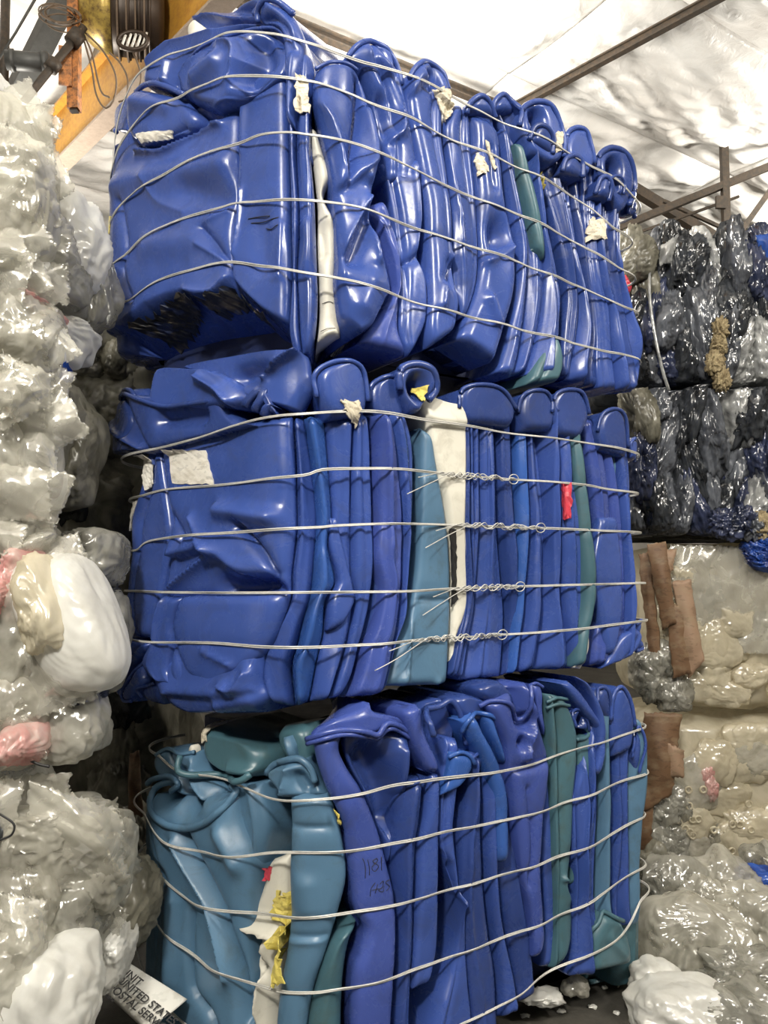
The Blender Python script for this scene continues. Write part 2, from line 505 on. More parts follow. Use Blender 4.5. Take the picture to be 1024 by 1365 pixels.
def drum(B, mat, L, R, base=0.0, bulge=0.03, edge=0.035, pleat=1, seed=0, st=(), D=0.24, dent=0.009, rims=(), cham=None, ridge=None, name='crushed_drum', label=None, res=1.0, pinch=1.0):
    rs = np.random.RandomState(seed * 13 + 5)
    hr = base + 0.6 * bulge
    Luz = L if isinstance(L, np.ndarray) else B.uz(L, hr); Ruz = R if isinstance(R, np.ndarray) else B.uz(R, hr)
    lenL = np.linalg.norm(np.diff(Luz, axis=0), axis=1).sum()
    nt_ = int(np.clip(lenL / 0.0074 * res, 18, 190))
    Lc = bezier(Luz, nt_); Rc = bezier(Ruz, nt_)
    wid = np.linalg.norm(Rc - Lc, axis=1)
    ns = int(np.clip(wid.max() / 0.0051 * res, 12, 170))
    s = np.linspace(0, 1, ns)
    s = 0.5 - 0.5 * np.cos(np.pi * s) if ns < 26 else s
    S = np.tile(s, (nt_, 1)); T = np.tile(np.linspace(0, 1, nt_)[:, None], (1, ns))
    U = Lc[:, :1] * (1 - S) + Rc[:, :1] * S; Z = Lc[:, 1:] * (1 - S) + Rc[:, 1:] * S
    e = np.minimum(S, 1 - S) * wid[:, None]
    rr = np.minimum(edge, wid[:, None] / 2 + 1e-6)
    x = np.clip(1 - e / rr, 0, 1)
    prof = np.sqrt(np.clip(1 - x * x, 0, 1))
    if ridge is not None:
        pk = np.clip(ridge[0] + ridge[1] * np.sin(T * ridge[2] + ridge[3]), .12, .88)
        tent = np.where(S < pk, S / pk, (1 - S) / (1 - pk))
        prof = 0.35 * prof + 0.65 * tent ** 1.15 * (1.25 + .35 * np.sin(T * 5 + ridge[3]))
    # ends of the drum roll over too
    el = np.minimum(T, 1 - T) * lenL; xe = np.clip(1 - el / 0.03, 0, 1)
    prof = prof * np.sqrt(np.clip(1 - xe * xe * 0.9, 0, 1))
    h = base + bulge * prof * np.minimum(1, (wid[:, None] / 0.05) ** 0.5)
    P3 = np.stack([U, Z, np.full_like(U, seed * 3.7)], -1).reshape(-1, 3)
    inn = np.clip(e / np.minimum(0.02, wid[:, None] / 2 + 1e-6), 0, 1)
    h += dent * 1.5 * soft(P3 * np.array([1.6, 1.0, 1]), seed + 11, 2.6, 3).reshape(U.shape) * inn
    h += dent * 1.1 * crumple(P3, seed + 31, 2.0, 2, 0.5, (1.5, 0.6, 1)).reshape(U.shape) * inn
    # vertical pleats
    wm = wid.max()
    for k in range(pleat):
        s0 = (k + 0.5 + rs.uniform(-.25, .25)) / pleat
        sk = s0 + rs.uniform(.03, .12) * np.sin(T * rs.uniform(2, 6) + rs.uniform(0, 6)) + rs.uniform(-.18, .18) * (T - .5)
        d = np.abs(S - sk) * wid[:, None]
        a = rs.choice([-1, -1, 1]) * rs.uniform(.35, .8) * bulge
        fade = 0.35 + 0.65 * np.clip(np.sin(T * math.pi * rs.uniform(.8, 1.6) + rs.uniform(0, 1.5)), 0, 1)
        h += a * np.exp(-d / rs.uniform(.007, .014)) * fade * inn
    for q in st:
        k, a, w = q[0], q[1] * 1.35, q[2]
        if k == 'b':
            c = B.uz([q[3]], hr)[0]; ex = q[4] if len(q) > 4 else 1.0
            h += a * np.exp(-(((U - c[0]) / w) ** 2 + ((Z - c[1]) / (w * ex)) ** 2))
            continue
        pl = bezier(B.uz(q[3], hr), max(8, 3 * len(q[3])))
        d, sd = seg_dist(U, Z, pl)
        if k == 'r': h += a * np.exp(-d / w) * inn
        elif k == 'g': h += a * np.exp(-(d / w) ** 2) * inn
        elif k == 's':
            g = np.where(sd > 0, np.exp(-d / (7 * w)), 0.0)
            sm = 0.5 + 0.5 * np.tanh(np.where(sd > 0, d, -d) / (1.35 * w))
            h += a * sm * np.where(sd > 0, g, 1.0) * inn
    if cham is not None:
        cp = B.uz(cham[1], hr); o = np.argsort(cp[:, 0])
        zc = np.interp(U, cp[o, 0], cp[o, 1])
        dz = np.clip(zc - Z, 0, None)
        ug = np.linspace(0, B.len, 600); zg = np.interp(ug, cp[o, 0], cp[o, 1])
        kk = np.hanning(121); zg = np.convolve(np.pad(zg, 60, mode='edge'), kk / kk.sum(), 'valid')
        dzs = np.clip(np.interp(U, ug, zg) - Z, 0, None); wq = np.clip(dz / 0.10, 0, 1)
        h -= cham[0] * (dz * dz / (dz + 0.012) * (1 - wq) + dzs * wq)
    for wp in B.pinch:
        zc = np.interp(U, wp[:, 0], wp[:, 1], left=-9, right=-9)
        h -= 0.8 * pinch * np.clip(0.0025 + 0.12 * np.clip(h - 0.04, 0, 0.06), 0, 0.009) * np.exp(-np.abs(Z - zc) / 0.018)
    B.splat(U.ravel(), Z.ravel(), h.ravel())
    # side columns and a back, so the drum is a closed body
    cols_h = [h - 0.0]
    front = B.pos(U, Z, h)
    def side(c, hb):
        uu, zz, hh = U[:, c], Z[:, c], h[:, c]
        return [B.pos(uu, zz, hh - f) for f in hb]
    lefts = side(0, (D, D * .5, 0.05, 0.016)); rights = side(-1, (0.016, 0.05, D * .5, D))
    G = np.stack(lefts + [front[:, i] for i in range(ns)] + rights, 1)     # nt x (ns+8)
    nc = ns + 8
    top = [G[0] * 1.0 for _ in range(2)]; bot = [G[-1] * 1.0 for _ in range(2)]
    uu = np.r_[np.full(4, U[0, 0]), U[0], np.full(4, U[0, -1])]; zz = np.r_[np.full(4, Z[0, 0]), Z[0], np.full(4, Z[0, -1])]
    hh = np.full(nc, base)
    tp = [B.pos(uu, zz, np.minimum(base - f, base - D * 0 - 0 * hh)) for f in (D, D * .5)]
    uu = np.r_[np.full(4, U[-1, 0]), U[-1], np.full(4, U[-1, -1])]; zz = np.r_[np.full(4, Z[-1, 0]), Z[-1], np.full(4, Z[-1, -1])]
    bt = [B.pos(uu, zz, base - f * np.ones(nc)) for f in (D * .5, D)]
    G = np.concatenate([np.stack(tp), G, np.stack(bt)], 0)
    V = G.reshape(-1, 3); Fc = grid_faces(G.shape[0], nc)
    # close the back along the outer ring
    nr = G.shape[0]
    for i in range(nr - 1): Fc.append((i * nc, (i + 1) * nc, (i + 1) * nc + nc - 1, i * nc + nc - 1))
    o = B.obj(name, V, Fc, mat)
    if label: o['label'] = label
    for (r, px, *rest) in rims:
        uz = bezier(B.uz(px, hr), max(14, 5 * len(px)))
        hh = np.maximum(B.hat(uz[:, 0], uz[:, 1]), base) + (rest[0] if rest else 0.0)
        hh = np.convolve(np.pad(hh, 3, mode='edge'), np.ones(7) / 7, 'valid')
        v, f = tube(B.pos(uz[:, 0], uz[:, 1], hh), r, 8)
        rim = B.obj('rim', v, f, mat, o)
    return o

def cols(B, seams, mats, base=0.0, bulge=0.035, seed=100, **kw):
    out = []
    for i in range(len(seams) - 1):
        if mats[i] == '-': continue
        rs = random.Random(seed + i)
        rg = (rs.choice([.25, .35, .65, .75]), rs.uniform(.05, .2), rs.uniform(2, 6), rs.uniform(0, 6)) if rs.random() < .6 else None
        out.append(drum(B, mats[i], seams[i], seams[i + 1], base + rs.uniform(-.035, .026), bulge * rs.uniform(.9, 1.5), edge=rs.uniform(.014, .034), seed=seed + i, pleat=rs.choice([1, 2, 2]), ridge=rg, **kw))
    return out

def end_drums(B, mats, xl, xr, y, seed, drop=.0, up=.0):
    # drums on the far end and round the back corner, out of the photograph's sight
    ul = B.uz([(xl, y)])[0][0]; ur = B.uz([(xr, y)])[0][0]
    for (a, b, n, dp) in ((.02, ul, 3, drop), (ur, B.len - .02, 4, 0.0)):
        for k in range(n):
            u0 = a + (b - a) * k / n; u1 = a + (b - a) * (k + 1) / n
            t = np.linspace(0, 1, 6); zz = B.z1 - .10 - dp - (B.z1 - B.z0 - .13 - dp - up) * t
            rs = np.random.RandomState(seed + k)
            L = np.stack([u0 + .015 * np.sin(t * 5 + k), zz], 1); R = np.stack([u1 + .015 * np.sin(t * 5 + k + 1), zz + rs.uniform(-.03, .03)], 1)
            drum(B, mats[k % len(mats)], L, R, -.05, .045, .04, 2, seed + k, D=.14, res=.6)
def set_wires(B, wires):
    B.wirepx = wires
    B.wireuz = []
    for w in wires:
        uz = bezier(B.uz(w), 160)
        uz = uz[np.argsort(uz[:, 0])]
        # the wire carries on round both ends of the bale
        s0 = (uz[12, 1] - uz[0, 1]) / max(uz[12, 0] - uz[0, 0], .02); s1 = (uz[-1, 1] - uz[-13, 1]) / max(uz[-1, 0] - uz[-13, 0], .02)
        pre = [[uz[0, 0] - k, uz[0, 1] - np.clip(s0, -.6, .6) * .015 * (1 - math.exp(-k / .05))] for k in (.4, .3, .2, .12, .06, .03)]
        post = [[uz[-1, 0] + k, uz[-1, 1] + np.clip(s1, -.6, .6) * .02 * (1 - math.exp(-k / .05))] for k in (.03, .06, .12, .2, .3, .4)]
        uz = np.vstack([pre, uz, post])
        uz = uz[(uz[:, 0] > 0.02) & (uz[:, 0] < B.len - .02)]
        B.wireuz.append(uz); B.pinch.append(uz)
def make_wires(B, strands=2, r=0.0025, knots=None):
    out = []
    for wi, uz in enumerate(B.wireuz):
        u = np.linspace(uz[0, 0], uz[-1, 0], 220); z = np.interp(u, uz[:, 0], uz[:, 1])
        h = np.max([B.hat(u, z + k) for k in (-0.006, 0, 0.006)], axis=0)
        env = h.copy()
        for i in range(len(u)): env[i] = np.max(h - 0.22 * np.abs(u - u[i]))
        env = np.maximum(env, np.where((u > u[0] + .39) & (u < u[-1] - .40), -0.02, -0.13))
        env = np.convolve(np.pad(env, 4, mode='edge'), np.ones(9) / 9, 'valid') + r * 0.8
        rs = np.random.RandomState(wi + 3)
        tubes = []
        for k in range(strands):
            ph = rs.uniform(0, 6); off = (k - (strands - 1) / 2) * r * 1.75
            zz = z + off * (0.9 + 0.5 * np.sin(u * 5 + ph)); hh = env + 0.0012 * np.sin(u * 17 + ph)
            tubes.append(tube(B.pos(u, zz, hh), r, 6))
        V, Fc = join(tubes)
        o = B.obj('baling_wire', V, Fc, 'wire')
        out.append((o, u, z, env))
    return out
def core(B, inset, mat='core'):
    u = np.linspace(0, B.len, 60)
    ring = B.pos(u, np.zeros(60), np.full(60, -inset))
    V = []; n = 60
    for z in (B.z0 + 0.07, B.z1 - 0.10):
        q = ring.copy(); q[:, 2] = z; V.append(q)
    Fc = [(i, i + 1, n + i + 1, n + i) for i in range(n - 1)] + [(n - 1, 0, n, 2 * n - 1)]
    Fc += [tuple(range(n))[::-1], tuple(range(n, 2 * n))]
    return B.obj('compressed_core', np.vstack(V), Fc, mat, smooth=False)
def patch(B, quad, mat, parent, name, n=(10, 8), lift=0.0025, thick=0.0012, wob=0.0, seed=0, label=None):
    """thin label stuck on the drum surface; quad = px corners TL, TR, BR, BL"""
    q = B.uz(quad); a = np.linspace(0, 1, n[0])[None, :, None]; b = np.linspace(0, 1, n[1])[:, None, None]
    G = (q[0] * (1 - a) + q[1] * a) * (1 - b) + (q[3] * (1 - a) + q[2] * a) * b
    rs = np.random.RandomState(seed)
    jag = rs.uniform(-1, 1, G.shape) * wob
    m = np.zeros(G.shape[:2]); m[0] = m[-1] = 1; m[:, 0] = m[:, -1] = 1
    G = G + jag * m[..., None]
    u, z = G[..., 0].ravel(), G[..., 1].ravel()
    h = np.max([B.hat(u + d1, z + d2) for d1 in (-.006, 0, .006) for d2 in (-.006, 0, .006)], axis=0) + lift + rs.uniform(0, wob * 0.5 + 1e-6, len(u))
    V1 = B.pos(u, z, h); V0 = B.pos(u, z, h - thick - 0.004)
    nr, nc = n[1], n[0]; k = nr * nc
    Fc = grid_faces(nr, nc) + [tuple(i + k for i in f[::-1]) for f in grid_faces(nr, nc)]
    ring = [i for i in range(nc)] + [r * nc + nc - 1 for r in range(1, nr)] + [(nr - 1) * nc + i for i in range(nc - 2, -1, -1)] + [r * nc for r in range(nr - 2, 0, -1)]
    Fc += [(ring[i], k + ring[i], k + ring[(i + 1) % len(ring)], ring[(i + 1) % len(ring)]) for i in range(len(ring))]
    o = B.obj(name, np.vstack([V1, V0]), Fc, mat, parent, smooth=False)
    if label: o['label'] = label
    return o
def scribble(B, strokes, r, mat, parent, name, label=None):
    parts = []
    for px in strokes:
        uz = bezier(B.uz(px), max(8, 4 * len(px)))
        hh = B.hat(uz[:, 0], uz[:, 1]) + 0.0004
        hh = np.convolve(np.pad(hh, 2, mode='edge'), np.ones(5) / 5, 'valid')
        parts.append(tube(B.pos(uz[:, 0], uz[:, 1], hh), r, 5))
    o = B.obj(name, *join(parts), mat, parent)
    if label: o['label'] = label
    return o
def pxy(px, Y): return ((px - 512) / F * Y, Y)
# ------------------------------------------------------------------ top bale
P2 = pxy(404, 2.40); P3 = pxy(853, 3.22); P1 = pxy(122, 3.08)
T = Bale('drum_bale', [(P1[0] + 0.40, P1[1] + 0.75), P1, P2, P3, (P3[0] - 0.55, P3[1] + 0.8)], (0.26, 0.16, 0.08),
         'top bale of crushed blue drums, tied with wire, under the roof', 2.24, 3.28)
set_wires(T, [
 [(155, 226), (162, 175), (192, 118), (240, 90), (300, 65), (335, 57), (375, 57), (415, 67), (470, 84), (560, 118), (620, 147), (714, 194), (796, 236), (838, 269)],
 [(153, 232), (174, 194), (220, 157), (265, 139), (317, 120), (377, 115), (423, 121), (477, 141), (550, 168), (639, 204), (690, 228), (770, 264), (814, 304)],
 [(143, 307), (168, 270), (223, 240), (265, 216), (335, 190), (390, 188), (423, 196), (487, 217), (564, 241), (639, 269), (714, 299), (770, 324), (822, 358)],
 [(166, 342), (211, 310), (265, 287), (314, 273), (344, 270), (423, 276), (489, 292), (564, 313), (639, 336), (700, 355), (779, 383), (833, 410)],
 [(174, 400), (211, 376), (256, 361), (308, 350), (362, 358), (429, 375), (512, 399), (639, 429), (728, 450), (842, 477)]])
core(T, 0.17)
# the big drum across the end of the bale
d = drum(T, 'b', [(178, 172), (158, 200), (146, 235), (142, 280), (146, 330), (152, 370), (146, 415), (136, 442), (160, 490)],
         [(318, 122), (318, 170), (317, 230), (315, 270), (311, 310), (309, 350), (311, 390), (312, 430), (312, 492)], 0.02, 0.035, 0.05, 0, 1, D=0.2, dent=0.004, pinch=.7,
  st=[('g', 0.020, .05, [(160, 250), (230, 235), (300, 222)]), ('r', 0.03, .012, [(190, 205), (225, 205), (262, 182), (300, 168)]),
      ('g', -.035, .04, [(195, 180), (240, 178), (275, 165), (312, 130)]),
      ('g', -.018, .05, [(250, 255), (300, 270)]), ('r', .010, .02, [(200, 240), (215, 270), (250, 285)]),
      ('r', -.018, .014, [(272, 305), (285, 320), (305, 348)]), ('r', .012, .012, [(270, 328), (305, 350)]), ('r', .012, .012, [(280, 297), (305, 282)]),
      ('g', .012, .05, [(200, 330), (260, 325)]), ('r', -.02, .015, [(162, 270), (170, 330), (164, 360), (176, 400)]), ('g', .02, .03, [(150, 370), (155, 395)]),
      ('r', .012, .012, [(250, 388), (285, 390), (308, 366)])],
  cham=(2.0, [(120, 440), (136, 442), (165, 428), (195, 402), (225, 390), (248, 385), (262, 393), (288, 388), (309, 364), (330, 380)]))
drum(T, 'b', [(318, 108), (318, 170), (317, 230), (315, 270), (311, 310), (309, 350), (311, 390), (312, 430), (312, 488)],
     [(380, 90), (381, 150), (383, 205), (384, 260), (385, 300), (387, 345), (386, 390), (385, 430), (385, 480)], 0.028, 0.022, 0.03, 0, 2, D=.2, dent=.003, pinch=.7,
     st=[('r', .014, .01, [(325, 255), (322, 300), (315, 340)]), ('g', -.014, .04, [(350, 300), (352, 350)]), ('g', .008, .02, [(325, 140), (323, 200)]), ('r', .010, .012, [(378, 300), (374, 370)])],
     cham=(2.0, [(305, 362), (309, 364), (325, 383), (350, 408), (372, 422), (400, 435)]))
cols(T, [[(379, 92), (382, 150), (384, 205), (386, 260), (387, 310), (388, 360), (386, 400), (384, 440), (390, 470)],
         [(393, 92), (393, 150), (393, 205), (396, 260), (397, 310), (394, 360), (396, 400), (398, 440), (402, 470)],
         [(412, 110), (414, 150), (414, 205), (419, 260), (421, 310), (423, 360), (424, 400), (421, 440), (412, 468)]], 'bb', .022, .03, 20, D=.2, st=[('g', .012, .02, [(404, 300), (410, 330), (400, 360)])])
# folded drums at the top of the end
drum(T, 'd', [(262, 30), (262, 38), (268, 48), (280, 56)], [(352, -8), (362, 4), (366, 14), (362, 30)], -.10, .07, .06, 0, 3, D=.3, st=[('r', .02, .012, [(268, 32), (290, 28), (320, 32), (352, 30)]), ('g', -.02, .02, [(300, 15), (345, 18)])],
     rims=[(.010, [(340, 22), (346, 12), (358, 6), (368, 8)])])
drum(T, 'b', [(228, 62), (205, 82), (192, 96), (189, 112), (205, 118), (235, 128), (262, 140), (290, 150)], [(350, 27), (368, 30), (380, 46), (384, 70), (378, 96), (352, 112), (335, 122), (318, 136)], .03, .075, .09, 0, 4, D=.3, dent=.006, pinch=.5,
     st=[('r', -.035, .018, [(375, 50), (345, 36), (318, 48), (300, 60), (262, 84), (246, 110), (243, 126)]), ('r', .028, .02, [(250, 108), (262, 90), (290, 68), (318, 64), (325, 75), (322, 100), (316, 115)]),
         ('g', -.055, .045, [(345, 62), (350, 85), (335, 105)]), ('g', .03, .04, [(275, 110), (300, 92)]), ('r', .02, .015, [(208, 90), (236, 62), (290, 42)]), ('g', .018, .02, [(232, 90), (228, 112)])],
     rims=[(.006, [(243, 126), (246, 108), (262, 84), (300, 60), (318, 48), (345, 36), (366, 34), (377, 48), (383, 68)], .002)])
drum(T, 'b', [(183, 118), (172, 140), (170, 165), (176, 185), (190, 197)], [(252, 130), (256, 142), (266, 155), (262, 168), (245, 180)], .035, .06, .06, 0, 5, D=.25, pinch=.5,
     st=[('g', .02, .03, [(190, 142), (230, 146)]), ('r', -.02, .012, [(180, 192), (215, 188), (250, 172)]), ('r', -.014, .01, [(186, 124), (220, 126), (252, 136)])],
     rims=[(.010, [(180, 122), (196, 116), (225, 119), (254, 131)], .004)])
drum(T, 'b', [(180, 130), (166, 138), (157, 150), (157, 166), (163, 178)], [(192, 124), (186, 140), (182, 155), (180, 165), (178, 180)], -.005, .05, .04, 0, 6, D=.2, rims=[(.010, [(176, 128), (164, 136), (157, 150), (157, 168), (163, 178)], .006)])
drum(T, 'd', [(155, 192), (148, 202), (146, 218), (149, 234)], [(170, 190), (162, 204), (158, 220), (156, 236)], -.005, .045, .03, 0, 7, D=.2, rims=[(.009, [(155, 192), (147, 203), (145, 218), (149, 235)], .006)])
ds = drum(T, 'b', [(358, 8), (346, 18), (345, 28), (370, 36), (376, 60), (378, 90), (379, 115), (381, 160)], [(362, 6), (384, 12), (397, 28), (406, 50), (406, 75), (398, 110), (394, 140), (393, 170)], .045, .05, .04, 1, 8, D=.3, st=[('r', -.025, .012, [(350, 28), (368, 26), (385, 40), (392, 70)])],
     rims=[(.010, [(344, 30), (346, 18), (358, 8), (374, 7), (392, 20)], .004)])
db = drum(T, 'b', [(400, 70), (398, 90), (397, 130), (396, 165), (398, 210)], [(408, 68), (418, 80), (420, 100), (416, 140), (413, 170), (418, 215)], .02, .035, .03, 1, 9, D=.3)
# white drum in the seam
dw = drum(T, 'w', [(412, 170), (414, 200), (420, 240), (424, 280), (423, 330), (425, 370), (426, 420), (422, 456)], [(422, 172), (432, 205), (443, 238), (432, 262), (448, 300), (449, 340), (448, 375), (452, 410), (456, 448)], .0, .035, .03, 0, 10, D=.25, dent=.008, label='white crushed drum',
          st=[('r', -.02, .012, [(424, 290), (432, 335), (428, 345)]), ('r', .012, .01, [(440, 260), (438, 300)]), ('r', .02, .01, [(424, 456), (440, 445), (456, 450)])])
scribble(T, [[(428, 440), (440, 437), (447, 438)], [(430, 402), (440, 400), (446, 402)]], .0012, 'black', dw, 'printed_line')
# long side, front to back
d1 = drum(T, 'b', [(428, 88), (419, 97), (416, 134), (430, 185), (440, 235), (444, 262), (448, 300), (450, 347), (448, 375), (454, 420), (462, 456)],
          [(470, 84), (484, 105), (494, 138), (503, 181), (507, 216), (499, 250), (497, 290), (510, 329), (523, 382), (517, 397), (496, 437)], .045, .045, .05, 0, 11, dent=.006, pinch=.7,
          st=[('r', -.05, .016, [(480, 105), (476, 160), (468, 205), (461, 250)]), ('r', .025, .014, [(420, 136), (440, 165), (452, 205), (461, 250)]), ('g', .02, .02, [(488, 150), (495, 200), (488, 240)]),
              ('s', .035, .008, [(436, 256), (461, 250), (480, 236)]), ('r', .03, .012, [(489, 268), (472, 300), (456, 340), (449, 378)]), ('g', -.035, .03, [(468, 345), (480, 315), (490, 292)]),
              ('g', .02, .04, [(490, 380), (480, 410)]), ('r', .02, .012, [(494, 300), (500, 350)])],
          cham=(1.6, [(440, 400), (455, 418), (480, 440), (500, 430), (525, 395)]), rims=[(.006, [(420, 94), (440, 86), (462, 84), (478, 92)])])
d2 = drum(T, 'b', [(492, 56), (470, 66), (460, 78), (480, 96), (498, 130), (508, 170), (513, 215), (514, 240)], [(494, 56), (520, 70), (533, 92), (538, 118), (545, 150), (553, 190), (560, 230), (563, 262)], .01, .05, .045, 2, 12,
          st=[('g', -.04, .03, [(505, 140), (512, 165), (508, 190)]), ('r', .025, .01, [(530, 155), (530, 180), (515, 192), (512, 220)]), ('g', -.03, .012, [(525, 82), (527, 98)]), ('g', .02, .03, [(490, 78), (510, 95)])],
          rims=[(.009, [(462, 78), (474, 64), (492, 56), (514, 64), (530, 86), (538, 112)], .0)])
drum(T, 'p', [(496, 272), (490, 285), (500, 300), (512, 330), (520, 360), (524, 385), (515, 405), (500, 430), (482, 456)], [(514, 268), (521, 290), (529, 325), (533, 360), (532, 400), (531, 440), (541, 474)], .025, .035, .03, 1, 13, st=[('r', .02, .008, [(505, 300), (520, 345), (526, 385), (518, 398)])])
drum(T, 'b', [(513, 215), (519, 250), (526, 290), (533, 350), (532, 400), (531, 440), (543, 474)], [(560, 215), (562, 260), (563, 300), (558, 345), (569, 380), (568, 430), (547, 474)], .02, .04, .04, 2, 14, st=[('r', -.02, .01, [(536, 352), (547, 348), (553, 342)])])
d4 = drum(T, 'b', [(564, 86), (548, 94), (540, 108), (541, 140), (549, 180), (557, 220), (565, 270), (567, 330), (568, 400), (566, 440), (572, 464)], [(568, 86), (588, 98), (597, 120), (592, 150), (592, 190), (597, 230), (602, 275), (604, 320), (606, 370), (612, 405), (606, 440)], .025, .045, .045, 1, 15,
          st=[('s', .03, .008, [(545, 128), (560, 112), (575, 120), (586, 132)]), ('g', -.035, .02, [(570, 105), (576, 118)]), ('g', -.03, .022, [(598, 355), (592, 375)]), ('r', .02, .012, [(600, 345), (588, 375), (584, 410)])],
          rims=[(.009, [(541, 108), (550, 93), (566, 86), (586, 96), (598, 120)], .0)])
d5 = drum(T, 'b', [(606, 138), (592, 165), (596, 200), (600, 240), (603, 280), (604, 330), (608, 370), (612, 400), (614, 425)], [(626, 142), (628, 180), (631, 220), (635, 260), (638, 310), (639, 350), (635, 385), (622, 422)], .02, .04, .035, 2, 16, st=[('g', -.04, .025, [(600, 350), (606, 380)])])
d6 = drum(T, 'b', [(634, 133), (623, 140), (628, 165), (632, 210), (637, 260), (640, 310), (641, 350), (636, 385), (622, 425), (612, 450)], [(640, 131), (655, 146), (664, 180), (668, 220), (672, 265), (684, 308), (688, 345), (686, 390), (676, 430), (660, 482)], .025, .045, .04, 0, 17, dent=.006,
          st=[('b', -.055, .045, (664, 315), 1.6), ('r', .018, .012, [(644, 350), (662, 344), (684, 330)]), ('s', -.02, .008, [(630, 158), (648, 164), (664, 180)]), ('g', .02, .02, [(660, 430), (650, 400)]), ('r', -.02, .01, [(650, 200), (656, 250)])],
          cham=(1.5, [(600, 440), (640, 462), (665, 485), (690, 470)]))
seT = [[(650, 138), (664, 165), (676, 210), (690, 270), (698, 310), (702, 350), (698, 420), (690, 470), (682, 500)],
       [(668, 127), (690, 152), (704, 190), (712, 240), (722, 300), (730, 350), (730, 400), (722, 445), (706, 498)],
       [(700, 160), (712, 190), (718, 230), (730, 280), (741, 330), (752, 390), (750, 430), (748, 470), (748, 500)],
       [(726, 180), (735, 215), (742, 260), (752, 305), (762, 355), (768, 405), (766, 450), (760, 480), (758, 505)],
       [(750, 205), (760, 240), (768, 290), (774, 330), (780, 370), (786, 410), (788, 450), (782, 490), (784, 512)],
       [(774, 205), (778, 240), (781, 290), (786, 330), (790, 370), (796, 410), (800, 450), (800, 490), (803, 515)],
       [(794, 225), (792, 260), (791, 300), (795, 340), (801, 380), (812, 415), (816, 450), (822, 490), (826, 518)],
       [(804, 240), (803, 270), (802, 310), (806, 345), (815, 385), (826, 420), (832, 455), (836, 490), (838, 520)],
       [(818, 262), (816, 290), (816, 320), (820, 350), (830, 390), (838, 425), (843, 460), (848, 490), (847, 520)],
       [(838, 268), (832, 295), (828, 325), (832, 355), (838, 390), (845, 425), (850, 455), (852, 490), (850, 522)]]
drum(T, 'b', [(662, 175), (672, 230), (683, 290), (690, 340), (687, 400), (678, 450), (665, 495)], [(674, 170), (682, 220), (692, 270), (700, 310), (703, 350), (699, 420), (692, 470), (684, 502)], .01, .04, .03, 1, 18)
tc = cols(T, seT, 'bbdbdbbdb', .012, .04, 40)
drum(T, 'g', [(688, 190), (697, 240), (708, 290), (716, 330)], [(698, 196), (710, 245), (722, 300), (727, 345)], .045, .02, .02, 0, 19)
drum(T, 'g', [(736, 436), (726, 462), (712, 490), (704, 512)], [(744, 448), (750, 470), (750, 490), (744, 508)], .04, .04, .03, 1, 60)
# curled drum tops along the roofline
def lobe(B, mat, arc, seed, base=.03, bulge=.04, hole=None, r=.010, bottom=None, D=.26):
    k = len(arc) // 2
    Lp = arc[:k + 1][::-1]; Rp = arc[k:]
    if bottom: Lp = Lp + [bottom[0]]; Rp = Rp + [bottom[1]]
    st = []
    if hole: st = [('b', -.09, hole[1], hole[0], 1.2)]
    return drum(B, mat, Lp, Rp, base, bulge, .035, 0, seed, st=st, D=D, rims=[(r, arc, .002)], name='drum_end')
lobe(T, 'b', [(656, 148), (660, 134), (670, 127), (681, 136), (690, 150)], 70, .03, .04)
lobe(T, 'b', [(624, 150), (626, 138), (637, 131), (650, 138), (662, 156)], 71, .045, .04)
lobe(T, 'b', [(692, 168), (696, 146), (712, 136), (732, 142), (745, 165), (751, 188), (750, 210)], 72, .045, .05, ((714, 160), .03), .011, ((706, 205), (735, 220)))
lobe(T, 'd', [(706, 186), (712, 170), (724, 172), (736, 186), (737, 205)], 73, .075, .03)
lobe(T, 'b', [(752, 196), (756, 178), (767, 171), (779, 177), (786, 196), (792, 218)], 74, .04, .05, None, .010, ((758, 225), (784, 235)))
lobe(T, 'd', [(750, 228), (754, 212), (766, 208), (776, 216), (778, 236)], 75, .065, .03)
lobe(T, 'd', [(797, 226), (798, 208), (812, 198), (830, 206), (842, 228), (846, 252), (838, 274)], 76, .04, .05, ((816, 226), .028), .012, ((806, 250), (826, 285)))
lobe(T, 'd', [(812, 250), (815, 238), (824, 234), (833, 242), (834, 258)], 77, .075, .04, ((824, 246), .014), .006)
lobe(T, 'd', [(838, 285), (840, 268), (848, 264), (851, 274), (846, 288)], 78, .02, .03)
lobe(T, 'd', [(794, 258), (798, 240), (806, 238), (812, 250), (812, 268)], 79, .06, .035)
end_drums(T, 'bdb', 152, 846, 350, 80, .1, .17)
wT = make_wires(T)
# torn labels
patch(T, [(399, 110), (411, 110), (415, 160), (398, 158)], 'sticker', db, 'paper_label', (8, 12), wob=.003, seed=1)
patch(T, [(197, 186), (243, 180), (238, 190), (200, 197)], 'sticker_white', d, 'paper_label', (14, 6), wob=.003, seed=2)
patch(T, [(574, 122), (606, 132), (598, 152), (590, 164)], 'sticker', d4, 'paper_label', (10, 10), wob=.007, seed=3, lift=.005)
patch(T, [(630, 206), (638, 212), (646, 232), (634, 238)], 'sticker', d6, 'paper_label', (6, 8), wob=.006, seed=4)
patch(T, [(641, 192), (645, 194), (656, 228), (653, 230)], 'sticker', d6, 'paper_label', (4, 8), wob=.003, seed=5)
patch(T, [(730, 182), (739, 184), (738, 208), (731, 210)], 'sticker', tc[2], 'paper_label', (6, 8), wob=.006, seed=6)
patch(T, [(717, 234), (722, 236), (726, 252), (721, 254)], 'yellow', tc[2], 'paper_label', (5, 7), wob=.004, seed=7)
patch(T, [(790, 290), (806, 296), (806, 320), (788, 318)], 'sticker', tc[6], 'paper_label', (8, 8), wob=.006, seed=8)
